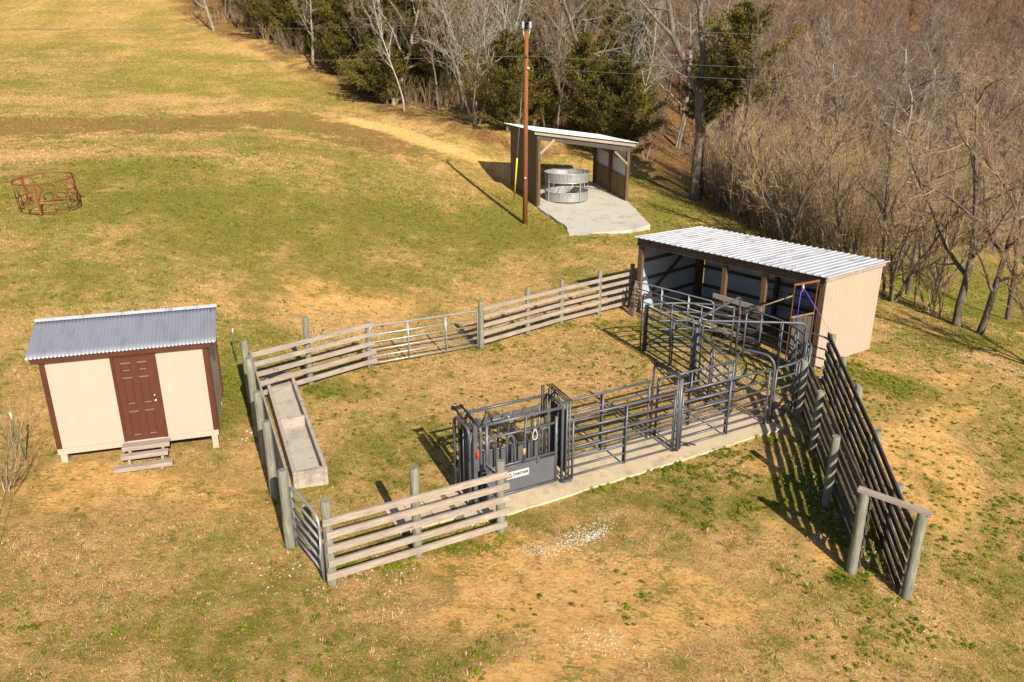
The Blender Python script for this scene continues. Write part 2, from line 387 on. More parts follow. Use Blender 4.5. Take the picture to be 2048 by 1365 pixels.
DARK=[(1060,770,1.8,.5,.3,.3),(1330,720,.9,.6,0,.3),(860,850,1.2,.6,.2,.25),(1470,800,.8,.5,.4,.3),(700,740,1.0,.3,.2,.3),(1380,770,1.5,.4,.4,.2),(1200,900,.8,.3,0,.2),(700,1050,1.2,.4,0,.15),(1000,1180,.8,.5,0,.25),(1450,1100,1.6,.8,0,.2),(780,760,1.6,.4,.3,.25),(450,845,.35,.3,0,.7),(1300,1220,1,.5,0,.2),(1730,880,.8,1,0,.25),(880,940,1.2,.5,.3,.2),(1140,870,2,.4,.45,.15)]
GRAV=[(1150,1085,.75,.28,.45,.5),(1190,1120,1.2,.5,0,.45),(1440,745,1.0,1.2,-.3,.8),(1560,820,.5,1.2,0,.6),(1960,720,4,.5,-.5,.5),(1700,1060,.35,2,.15,.4),(1270,780,.8,.5,0,.15),(1200,1290,.5,.3,0,.45),(1320,950,1,.4,.4,.15),(700,1140,1.5,.5,0,.2),(1640,830,.5,1,0,.3)]
def _pre(L): return [(gp(a,b),c,d,e,f) for a,b,c,d,e,f in L]
DIRT,GREEN,DARK,GRAV=map(_pre,(DIRT,GREEN,DARK,GRAV))
TRACK=[gp(*q) for q in [(700,240),(790,262),(850,285),(920,305),(1000,335),(1060,375)]]
BAND=[gp(*q) for q in [(-200,262),(0,252),(200,250),(400,248),(560,240),(700,262),(760,290)]]
BAND2=[gp(*q) for q in [(-200,205),(100,203),(400,200)]]
BAND3=[gp(*q) for q in [(0,312),(250,305),(520,315)]]
LEAF=[gp(*q) for q in [(330,-40),(380,30),(480,78),(600,133),(690,178),(760,215),(850,232),(950,262),(1040,300),(1300,322)]]
PATH=[gp(*q) for q in [(1345,420),(1330,370),(1330,330),(1320,300)]]
TREELINE_PX=[(250,-120),(320,-20),(380,30),(480,72),(600,125),(700,182),(800,225),(850,228),(960,240),(1040,290),(1200,300),(1290,330),(1390,395),(1500,445),(1640,520),(1770,600),(1900,650),(2100,720),(2600,800)]
def tree_line(px):
    xs=[a for a,b in TREELINE_PX]; ys=[b for a,b in TREELINE_PX]; return np.interp(px,xs,ys)
def masks(x, y, z):
    n1=fbm(x*.35,y*.28,3); n2=fbm(x*1.1,y*.9,11); n3=fbm(x*2.6+3,y*2.3,23,3)
    px,py=proj(x,y,z)
    far=np.clip((y-24)/20,0,1)
    g=.45+.27*far+.9*(n1-.5)+.55*(n2-.5)+.35*(n3-.5)
    for c,rx,ry,a,s_ in GREEN: g=g+s_*blob(x,y,c,rx,ry,-a)*(.65+.7*n2)
    inside=blob(x,y,(0,19.5),4.5,3,.45); g=g-.08*inside
    band=strip(x,y,BAND,4.2); g=g-.52*band
    pale=strip(x,y,BAND2,1.6)+strip(x,y,BAND3,1.3); g=g-.35*pale
    near=np.clip((13.5-y)/4,0,1); g=g-.06*near-.5*np.clip(d0,0,1) if False else g-.05*near
    d=-.1+.5*(n3-.5)
    for c,rx,ry,a,s_ in DIRT: d=d+2.0*s_*blob(x,y,c,rx,ry,-a)*(.45+1.1*n2)
    tr=strip(x,y,TRACK,1.15); g=g-.5*tr; d=d+1.5*tr*(.5+.8*n2)
    k=.12+.7*(fbm(x*.5+9,y*.5,31)-.5)+.55*(n3-.5)
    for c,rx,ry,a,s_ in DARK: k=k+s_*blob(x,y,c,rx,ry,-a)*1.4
    k=k+1.35*band*(.3+1.1*n2)-.25*pale
    lf=.9*strip(x,y,LEAF,2.2)*(y>40)*(.4+1.1*n2)
    # everything under the trees is leaf litter
    cx=np.array([a for a,b in LEAF]); cy=np.array([b for a,b in LEAF])
    inside_w=np.clip((tree_line(px)-4-py+22*(fbm(x*.5,y*.5,63)-.5)+30*(n3-.5))/14,0,1)*(y>38)
    mead=blob(x,y,gp(1850,590),10,7)+blob(x,y,gp(1990,560),10,8)+blob(x,y,gp(1650,500),8,7)
    lf=np.maximum(lf, inside_w*(1-np.clip(mead*1.5,0,1)))
    lf=np.maximum(lf, strip(x,y,PATH,1.7)*.9*(y>52))
    gr=np.zeros(x.shape)
    for c,rx,ry,a,s_ in GRAV: gr=gr+s_*blob(x,y,c,rx,ry,-a)
    lf=lf*(1-np.clip(1.6*tr,0,1)); return g,d,k,np.clip(lf,0,1),gr

# ------------------------------------------------------------------ ground sheet
def spaced(lo, hi, fine_lo, fine_hi, step, grow=1.06, cap=6.0):
    c=list(np.arange(fine_lo, fine_hi, step)); s_=step; q=fine_hi
    while q<hi: c.append(q); s_=min(s_*grow,cap); q+=s_
    s_=step; q=fine_lo
    while q>lo: s_=min(s_*grow,cap); q-=s_; c.append(q)
    return np.array(sorted(c))
GX=spaced(-150,170,-13,13,.15); GY=spaced(-25,270,8.5,30,.15,1.02)
XX,YY=np.meshgrid(GX,GY)
ZB=hz(XX,YY)
def bumps(x,y): return .05*(fbm(x*.6,y*.6,51,3)-.5)+.025*(vnoise(x*3,y*3,57)-.5)
dist_tub=np.hypot(XX-5.3,YY-21)
ZZ=ZB+bumps(XX,YY)
def hgrid(x, y):
    """terrain sheet height by bilinear look-up"""
    i=np.clip(np.searchsorted(GX,x)-1,0,len(GX)-2); j=np.clip(np.searchsorted(GY,y)-1,0,len(GY)-2)
    fx=(x-GX[i])/(GX[i+1]-GX[i]); fy=(y-GY[j])/(GY[j+1]-GY[j])
    return (ZZ[j,i]*(1-fx)+ZZ[j,i+1]*fx)*(1-fy)+(ZZ[j+1,i]*(1-fx)+ZZ[j+1,i+1]*fx)*fy
def build_ground():
    ny,nx=XX.shape; V=np.c_[XX.ravel(),YY.ravel(),ZZ.ravel()]
    i=np.arange(nx-1); j=np.arange(ny-1); I,J=np.meshgrid(i,j); a=(J*nx+I).ravel()
    T=np.c_[a,a+1,a+nx+1,a+nx]
    g,d,k,lf,gr=masks(V[:,0],V[:,1],V[:,2])
    t=NT('field_ground'); v=t.coord('Object')
    ve=t.coord('Object',(.8,1.25,1)); nf=t.noise(ve,5,9,.85); nm=t.noise(v,2.0,6,.75); ns=t.noise(ve,13,6,.85); nt2=t.noise(v,45,4,.85)
    straw=t.ramp(nf,[(.36,(.19,.098,.033)),(.44,(.44,.255,.105)),(.51,(.66,.42,.20)),(.60,(.88,.64,.38))])
    straw=t.mix(t.ramp(ns,[(.39,(.8,.8,.8)),(.47,(0,0,0))]),straw,(.20,.11,.042))
    straw=t.mix(t.ramp(nt2,[(.51,(0,0,0)),(.60,(.7,.7,.7))]),straw,(.88,.68,.40))
    nv=t.noise(v,3.4,5,.75)
    def thr(att, noise, k=1.0, c=5.0, bias=0.0):
        a=t.attr(att).outputs['Fac']; x=t.math('ADD',a,t.math('MULTIPLY',t.math('SUBTRACT',noise,.5),k))
        return t.math('MULTIPLY',t.math('SUBTRACT',x,.5-bias),c,True)
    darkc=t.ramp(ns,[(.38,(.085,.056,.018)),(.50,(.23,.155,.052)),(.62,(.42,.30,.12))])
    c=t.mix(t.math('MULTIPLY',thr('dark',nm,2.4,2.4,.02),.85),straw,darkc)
    dirt=t.ramp(nf,[(.36,(.52,.27,.095)),(.48,(.82,.49,.21)),(.60,(.94,.65,.34))])
    c=t.mix(thr('dirt',t.math('ADD',t.math('MULTIPLY',nf,.6),t.math('MULTIPLY',ns,.4)),3.0,3.0),c,dirt)
    gc=t.ramp(ns,[(.37,(.065,.072,.014)),(.48,(.18,.18,.032)),(.61,(.35,.32,.085))])
    gm=t.math('ADD',t.math('MULTIPLY',nf,.8),t.math('ADD',t.math('MULTIPLY',nm,.4),t.math('MULTIPLY',ns,.9)))
    c=t.mix(t.math('MULTIPLY',thr('green',t.math('SUBTRACT',gm,.55),4.6,3.0,.03),.92),c,gc)
    lc=t.ramp(t.noise(v,5,8,.85),[(.38,(.04,.02,.010)),(.5,(.16,.083,.042)),(.62,(.40,.25,.14))])
    c=t.mix(thr('leaf',nf,2.0,2.0),c,lc)
    gv=t.n('ShaderNodeTexVoronoi'); gv.inputs['Scale'].default_value=26; t.l(v,gv.inputs['Vector'])
    gcol=t.ramp(gv.outputs['Color'],[(.2,(.16,.12,.085)),(.5,(.34,.29,.235)),(.8,(.56,.52,.46))])
    c=t.mix(t.math('MULTIPLY',thr('grav',nf,2.4,2.0,-.12),.7),c,gcol)
    c=t.mix(.55,c,t.mix(1.0,c,t.ramp(nv,[(.36,(.55,.52,.48)),(.5,(.96,.96,.96)),(.64,(1,1,1))]),'MULTIPLY'))
    c=t.mix(1.0,c,(.90,.84,.68),'MULTIPLY')
    mt=t.out(c,.95,0,.1); t.bump(t.math('ADD',nf,t.math('MULTIPLY',nt2,.5)),1.0,.07)
    o=np_mesh('ground',V,T,mt,smooth=True,attr=dict(green=g,dirt=d,dark=k,leaf=lf,grav=gr)); tag(o,kind='structure')
build_ground()

# ------------------------------------------------------------------ slabs
A_DIR=Vector((.882,.472,0)).normalized(); A_N=Vector((-A_DIR.y,A_DIR.x,0))
def slab(name, pts, top, thick, mat, wob=.02, sub=14, seed=1, edge=.03):
    rnd=random.Random(seed); ring=[]
    n=len(pts)
    for i in range(n):
        a=Vector(pts[i]); b=Vector(pts[(i+1)%n]); 
        m=max(1,int((b-a).length/.35))
        for k in range(m):
            p=a.lerp(b,k/m)
            if k: p=p+Vector((rnd.uniform(-wob,wob),rnd.uniform(-wob,wob)))
            ring.append(p)
    mb=MB(); N=len(ring); tz=[top(p.x,p.y) for p in ring]
    cen=Vector((sum(p.x for p in ring)/N, sum(p.y for p in ring)/N))
    for p,z in zip(ring,tz): mb.v.append((p.x,p.y,z))
    for p,z in zip(ring,tz): mb.v.append((p.x,p.y,z-thick))
    mb.face(range(N)); 
    for i in range(N): j=(i+1)%N; mb.face((i,i+N,j+N,j))
    o=mb.build(name,mat); tag(o,kind='structure'); return o
# alley slab: from beyond the headgate to the tub
s0=pz(880,1010,0); 
NL=pz(1010,1018,0); NR=pz(1548,868,0); FR=pz(1490,818,0)
base=lambda u,wd: Vector((1.10,15.45,0))+A_DIR*u+A_N*wd
P=[base(-2.5,-.60),base(6.5,-.34),base(6.5,.35),base(5.95,.98),base(-2.5,.86)]
slab('corral_walkway',[(p.x,p.y) for p in P],lambda x,y:.045,.3,M['concrete'],.015)
mbp=MB()
for i in range(3):
    q=base(-2.86-.42*i,.22); mbp.box((q.x,q.y,gz(q.x,q.y)+.045),(.4,.95,.05),A_DIR)
pv=mbp.build('paving_slabs',M['concrete']); tag(pv,kind='structure')
SHL=G(1075,414); SHR=G(1255,408)
ap=[G(1078,418),G(1132,456),G(1138,471),G(1160,471),G(1195,467),G(1250,467),G(1300,459),G(1280,436),G(1255,409)]
deep=Vector((-1.5,4.6,0))
_a=(gz(SHR.x,SHR.y)-gz(SHL.x,SHL.y))/(SHR.x-SHL.x); _q=G(1190,467); _b=(gz(SHL.x,SHL.y)-_q.z-_a*(SHL.x-_q.x))/(SHL.y-_q.y)
P=[(p.x,p.y) for p in ap]+[(SHR.x+deep.x,SHR.y+deep.y),(SHL.x+deep.x,SHL.y+deep.y)]
slab('shelter_floor',P,lambda x,y:_q.z+_a*(x-_q.x)+_b*(y-_q.y)+.055,.7,M['concrete_grey'],.05,seed=4)

# ------------------------------------------------------------------ wooden fences
def post_mesh(b, top, r=.085, lean=(0,0), n=12, flat=.004):
    mb=MB(); h=top-b.z; rnd=random.Random(int(b.x*100)+int(b.y*37))
    pts=[]; rad=[]
    for i in range(9):
        f=i/8; pts.append((b.x+lean[0]*f+rnd.uniform(-flat,flat), b.y+lean[1]*f+rnd.uniform(-flat,flat), b.z-.15+(h+.15)*f))
        rad.append(r*(1.06-.12*f)*(1+rnd.uniform(-.02,.02)))
    rad[-1]*=.93; pts[-2]=(pts[-2][0],pts[-2][1],pts[-1][2]-.02)
    mb.tube(pts,r,n,True,rad)
    return mb
def fence(name, label, posts, runs, bmat, boards, r=.085, bw=.045, bh=.13, side=1, group=None):
    """posts: list of (xyz base, top z); runs: list of (A,B) board ends; boards: heights above ground"""
    root=empty(name, posts[0][0], label, 'fence', group)
    for b,top in posts:
        mb=post_mesh(b,top,r); p=mb.build('post',M['post'],root)
    for (A,B) in runs:
        for hA,hB in boards:
            rnd=random.Random(int(A[0]*31+hA*97))
            a=Vector((A[0],A[1],A[2]+hA+rnd.uniform(-.012,.012))); b=Vector((B[0],B[1],B[2]+hB+rnd.uniform(-.012,.012)))
            mb=MB(); d=(b-a).normalized(); e=rnd.uniform(-.03,.03)
            mb.beam(a-d*(.03+e),b+d*(.03-e),bw,bh); mb.build('board',bmat,root)
    return root
def base_from(px, py, top_py, dz=0):
    b=G(px,py); b.z+=dz; return b, ztop(b.y, top_py)
def offs(a, b, d):
    v=(Vector(b)-Vector(a)); v.z=0; n=Vector((-v.y,v.x,0)).normalized(); return n*d
# near fence, three posts, boards on the camera side
F0=base_from(665,1166,1000); F1=base_from(836,1110,935); F2=base_from(1001,1062,921)
o=offs(F0[0],F2[0],-.11); dd=(F2[0]-F0[0]).normalized()
a=F0[0]+o-dd*.06; b=F2[0]+o+dd*.08
H5=[(.22,.22),(.47,.47),(.72,.72),(.97,.97),(1.22,1.22)]
zt=ztop(F0[0].y,1037)-F0[0].z
fence('board_fence','pale grey five board fence on three round posts in front of the squeeze chute',[F0,F1,F2],[(a,b)],M['board'],[(h,h) for h in (.22,.50,.78,1.06,1.34)],.09)
# left fence beside the trough
L=[base_from(503,806,681),base_from(517,872,715),base_from(532,929,783),base_from(550,994,842),base_from(581,1092,940)]
a=L[0][0]+offs(L[0][0],L[4][0],.11); b=L[4][0]+offs(L[0][0],L[4][0],.11)
fence('board_fence','board fence seen end-on between the tan shed and the concrete trough',L,[(a,b)],M['board'],[(h,h) for h in (.25,.53,.81,1.09,1.37)],.095)
# back left fence
B0=base_from(622,768,634); B1=base_from(741,735,645)
d=(B1[0]-B0[0]).normalized(); o=offs(L[0][0],B1[0],-.1)
a=L[0][0]+o+d*.1; b=B1[0]+o+d*.1
fence('board_fence','five board fence on two posts between the trough and the long galvanised gate',[B0,B1],[(a,b)],M['board'],[(.22,.22),(.50,.50),(.78,.78),(1.06,1.06),(1.34,1.34)],.085)
# back right fence
R=[base_from(963,697,602),base_from(1055,668,575),base_from(1122,648,560),base_from(1197,630,540),base_from(1261,612,528)]
o=offs(R[0][0],R[4][0],-.1); d=(R[4][0]-R[0][0]).normalized()
fence('board_fence','long weathered five board fence running from the galvanised gate to the open barn',R,[(R[0][0]+o*.3+d*.08,R[2][0]+o),(R[2][0]+o,R[4][0]+o+d*.12)],M['board'],[(.22,.22),(.50,.50),(.78,.78),(1.06,1.06),(1.34,1.34)],.085)

R_POSTS=list(R)
# loading alley, planks coloured darker to hold their shade
def onz(px,py,zz): return pz(px,py,zz)
def alley_post(px,py,h):
    """post whose top shows at that spot and stands h high"""
    z=1.5
    for _ in range(12):
        p=pz(px,py,z); z=gz(p.x,p.y)+h
    b=Vector((p.x,p.y,gz(p.x,p.y))); return b, z
AL=[alley_post(1610,722,1.62),alley_post(1642,783,1.62),alley_post(1673,872,1.70)]
P4=base_from(1702,1143,985); P4=(P4[0],P4[1])
R6=base_from(1811,1196,1026)
AR=[alley_post(1667,668,1.55),alley_post(1688,714,1.50),alley_post(1719,771,1.50),alley_post(1756,861,1.50),alley_post(1798,968,1.50)]
H6=[(h,h) for h in (.16,.43,.70,.97,1.24,1.51)]
oi=offs(AL[0][0],P4[0],.13)
if (AR[2][0]-AL[1][0]).dot(oi)<0: oi=-oi
fence('alley_fence','left plank fence of the loading alley, starting at the curved grey panels',AL+[P4],[(AL[0][0]+oi,P4[0]+oi)],M['board_shaded'],[(h,h) for h in (.16,.42,.68,.94,1.20,1.48)],.095,.04,.14)
oi2=offs(AR[0][0],R6[0],-.13)
if (AL[1][0]-AR[2][0]).dot(oi2)<0: oi2=-oi2
fence('alley_fence','right plank fence of the loading alley, below the tan barn wall',AR+[R6],[(AR[0][0]+oi2,AR[3][0]+oi2),(AR[3][0]+oi2,R6[0]+oi2*.9)],M['board_violet_shaded'],[(h,h) for h in (.14,.41,.68,.95,1.22,1.50)],.095,.04,.145)
mb=MB(); a=Vector((P4[0].x,P4[0].y,P4[1]+.035)); b=Vector((R6[0].x,R6[0].y,R6[1]+.035)); d=(b-a).normalized(); mb.beam(a-d*.12,b+d*.14,.14,.06)
tag(mb.build('cross_beam',M['board'],loc=a),'flat grey plank bridging the two end posts of the loading alley','beam')

# ------------------------------------------------------------------ tube gates and corral panels
def polyline(pts):
    L=[0]
    for a,b in zip(pts[:-1],pts[1:]): L.append(L[-1]+(Vector(b)-Vector(a)).length)
    def at(s):
        s*=L[-1]
        for i in range(len(L)-1):
            if s<=L[i+1]+1e-9:
                f=(s-L[i])/(L[i+1]-L[i]); return Vector(pts[i]).lerp(Vector(pts[i+1]),f)
        return Vector(pts[-1])
    return at
def panel(name, label, pts, heights, mids, mat, r=.022, rounded_ends=(0,0), cat='panel', group=None, foot=True, double=False, top_r=None):
    """pts: ground line (xyz). heights: rails. Rails and uprights become parts."""
    at=polyline(pts); root=empty(name, pts[0], label, cat, group)
    n=max(1,len(pts)-1)
    curved=len(pts)>2; hs=sorted(heights); H=hs[-1]
    ss=[i/n for i in range(n+1)]
    L=sum((Vector(b)-Vector(a)).length for a,b in zip(pts[:-1],pts[1:]))
    rl,rr=rounded_ends
    # frame: the two end uprights with the top rail
    fr=MB(); top=[]
    def pl(s,h): p=at(min(max(s,0),1)); return Vector((p.x,p.y,p.z+h))
    tr=top_r or r*1.1
    left=[pl(0,.02)]+([pl((rl-rl*math.cos(t))/L,H-rl+rl*math.sin(t)) for t in [math.pi/2*i/5 for i in range(6)]] if rl else [pl(0,H)])
    right=([pl(1-(rr-rr*math.sin(t))/L,H-rr+rr*math.cos(t)) for t in [math.pi/2*i/5 for i in range(6)]] if rr else [pl(1,H)])+[pl(1,.02)]
    mid=[pl(s,H) for s in ss if rl/L<s<1-rr/L]
    if rl or rr: fr.tube(left+mid+right,tr,8)
    else:
        fr.tube([pl(s,H) for s in ss],tr,8); fr.tube([pl(0,.0),pl(0,H-tr)],r,8); fr.tube([pl(1,.0),pl(1,H-tr)],r,8)
    fr.build('frame',mat,root)
    for h in hs[:-1]:
        mb=MB(); mb.tube([pl(s,h) for s in ss],r*.92,8); mb.build('rail',mat,root)
    for m in mids:
        mb=MB(); a=at(m); b=at(min(m+.01,1)); d=(b-a).normalized(); nn=Vector((-d.y,d.x,0))*(r*1.3)
        mb.tube([pl(m,hs[0]-.02)+nn,pl(m,H-.01)+nn],r*.85,6)
        mb.tube([pl(m,hs[0]-.02)-nn,pl(m,H-.01)-nn],r*.85,6)
        mb.build('upright',mat,root)
    return root
GATE6=[.18,.40,.62,.84,1.06,1.32]
a=G(743,737); b=G(956,698)
panel('tube_gate','long galvanised six bar gate in the back fence of the pen',[a,b],[.15,.36,.57,.80,1.03,1.30],[.33,.68],M['galv'],.024,(.16,.12),'gate')
a=G(577,1003+60); b=G(650,1130)
a=Vector(L[4][0])+Vector((.14,-.02,0)); b=Vector(F0[0])+Vector((-.16,.06,0)); 
panel('tube_gate','short galvanised gate with chain between the near fence and the left fence',[a,b],[.20,.42,.64,.86,1.08,1.34],[],M['galv'],.026,(.14,.2),'gate')
mb=MB(); q=Vector(F0[0])+Vector((-.14,-.02,0)); 
mb.tube([q+Vector((0,0,1.0)),q+Vector((-.02,-.03,.6)),q+Vector((0,-.02,.12))],.012,6)
tag(mb.build('chain',M['galv'],loc=q),'galvanised chain hanging at the latch end of the short gate','chain')
# galvanised gate by barn
a=Vector((4.50,27.6,0)); b=Vector((6.75,25.05,0)); a.z=gz(a.x,a.y); b.z=gz(b.x,b.y)
panel('tube_gate','blueish galvanised gate at the left front corner of the open barn',[a,b],GATE6+[],[.36,.7],M['galv_blue'],.022,(.1,.18),'gate')

RAIL7=[.12,.34,.55,.77,1.02,1.27,1.57]
gpan='straight grey panels lining the cattle alley'
n0=base(.30,.03); n1=base(3.12,.0); n2=base(3.36,-.0); n3=base(6.20,.06)
f0=base(.30,.80); f1=base(3.02,.86); f2=base(3.28,.86); f3=base(5.80,.92)
panel('corral_panel','grey seven rail panel nearest the squeeze chute, camera side of the walkway',[n0,n1],RAIL7,[.5],M['slate'],.029,group=gpan)
panel('corral_panel','grey seven rail panel at the tub end, camera side of the walkway',[n2,n3],RAIL7,[.52],M['slate'],.029,group=gpan)
panel('corral_panel','grey seven rail panel nearest the squeeze chute, pen side of the walkway',[f0,f1],RAIL7,[.48],M['slate'],.029,group=gpan)
panel('corral_panel','grey seven rail panel at the tub end, pen side of the walkway',[f2,f3],RAIL7,[.42],M['slate'],.029,group=gpan)
# bow over the middle of the walkway with sliding stop
def bow(name, label, p0, p1, H, r=.03, rad=.16, z=0, group=None, extra=None):
    root=empty(name,(p0[0],p0[1],z),label,'frame',group)
    mb=MB(); mb.tube(rounded(p0,p1,z,H,rad),r,10); mb.build('hoop',M['slate'],root)
    return root
m0=base(3.24,-.04); m1=base(3.16,.90)
root=empty('stop_gate_frame',m0,'tall grey frame with a double top rail between the alley panels','frame')
mb=MB(); mb.tube([m0+Vector((0,0,0)),m0+Vector((0,0,1.93))],.045,12); mb.build('post',M['slate'],root)
mb=MB(); q=m1; mb.tube(rounded(m1,m1+(m0-m1)*.3,.0,1.98,.1)[:8],.03,8); mb.build('post',M['slate'],root)
mb=MB(); u=A_DIR*.06
for k in (-1,1): mb.tube([m0+u*k*.6+Vector((0,0,1.97)),m1+u*k*.6+Vector((0,0,2.02))],.018,6)
mb.build('top_rail',M['slate_dark'],root)
mb=MB(); 
for k in (.05,.11): mb.tube([m0+A_DIR*(-k)+Vector((0,0,.05)),m0+A_DIR*(-k)+Vector((0,0,1.9))],.016,6)
mb.build('slide_channel',M['slate'],root)
mb=MB(); mb.tube([m0+A_DIR*(-.05)+Vector((0,0,1.25)),m0+A_DIR*.55-A_N*.05+Vector((0,0,1.02))],.014,6); mb.build('latch_lever',M['rust_dark'],root)
mb=MB(); mb.tube([m0+A_DIR*(-.05)+Vector((0,0,.32)),m0+A_DIR*.45-A_N*.15+Vector((0,0,.16))],.02,6); mb.build('latch_lever',M['slate_dark'],root)
e0=base(6.30,.02); e1=base(5.92,.98)
bow('hoop_frame','low rounded grey hoop where the alley meets the tub',(e0.x,e0.y),(e1.x,e1.y),1.90,.032,.32)
# tub
TC=Vector((5.40,21.15,0)); TR=2.95
def arc(a0,a1,r=TR,n=10):
    L_=[]
    for i in range(n+1):
        t=math.radians(a0+(a1-a0)*i/n); p=TC+Vector((math.cos(t),math.sin(t),0))*r; p.z=gz(p.x,p.y)*.5; L_.append(p)
    return L_
R6H=[.15,.42,.70,.98,1.27,1.57]
panel('curved_panel','curved grey panel between the tub hoop and the loading alley',arc(-63,-9),R6H,[.33,.62,.85],M['slate'],.028)
panel('curved_panel','curved grey panel in front of the open barn posts',arc(-6,53),R6H,[.25,.5,.75],M['slate'],.028)
panel('curved_panel','curved grey panel behind the crowding gate on the pen side',arc(57,113),R6H,[.35,.68],M['slate'],.028)
PV=Vector((5.30,21.25,0))
pm=MB(); pm.tube([PV+Vector((0,0,-.1)),PV+Vector((0,0,1.72))],.05,12)
tag(pm.build('pivot_post',M['slate'],loc=PV),'thick dark grey pivot post in the middle of the round tub','post')
e=arc(113,113,n=1)[0]+Vector((-.02,.02,0))
rt=panel('crowding_gate','straight grey swing gate with crossed braces reaching from pivot post to curved panel end',[PV+(e-PV).normalized()*.09,e-(e-PV).normalized()*.06],RAIL7,[.42],M['slate'],.029,cat='gate')
mb=MB(); q0=PV+(e-PV)*.05; q1=PV+(e-PV)*.95; off=Vector((-.03,-.05,0))
mb.tube([q0+off+Vector((0,0,1.45)),q1+off+Vector((0,0,.25))],.018,6); mb.build('brace',M['slate_dark'],rt)
mb=MB(); mb.box(q1+Vector((0,0,.85)),(.10,.10,1.5),(1,0)); mb.build('latch_plate',M['slate_dark'],rt)
g3=base(5.75,1.02)
panel('tub_panel','straight grey panel from the pivot post down to the alley',[PV+(g3-PV).normalized()*.09,g3],RAIL7,[.5],M['slate'],.029)
pb=Vector((7.13,23.45,0)); pc=Vector((8.27,20.86,0))
bow('hoop_frame','tall grey hoop slanting back from the pivot post over the tub entry',(PV.x+.06,PV.y+.08),(pb.x,pb.y),1.98,.034,.18)
bow('hoop_frame','tall grey hoop running level from the pivot post to the alley side',(PV.x+.12,PV.y-.16),(pc.x,pc.y),1.98,.032,.18)
bow('hoop_frame','grey hoop above the straight swing gate on the pen side',(PV.x-.10,PV.y+.04),(4.15,23.85),1.98,.026,.14)
q=[Vector((7.32,23.30,0)),Vector((7.02,23.62,0))]
for c_,lb in zip(q,('grey upright stop post right of the tall hoop leg','grey upright stop post left of the tall hoop leg')):
    mb=MB(); mb.tube([c_,c_+Vector((0,0,1.6))],.03,8); tag(mb.build('stop_post',M['slate'],loc=c_),lb,'post')
# small gate joining barn corner and alley
a=Vector((8.45,20.9,-.02)); b=AR[0][0]+Vector((-.08,-.10,0))
a=Vector((8.62,21.9,-.02))
panel('tube_gate','dark grey five bar gate between the barn corner and the loading alley',[a,b],[.15,.45,.75,1.05,1.42],[],M['slate'],.026,(0,.2),'gate')

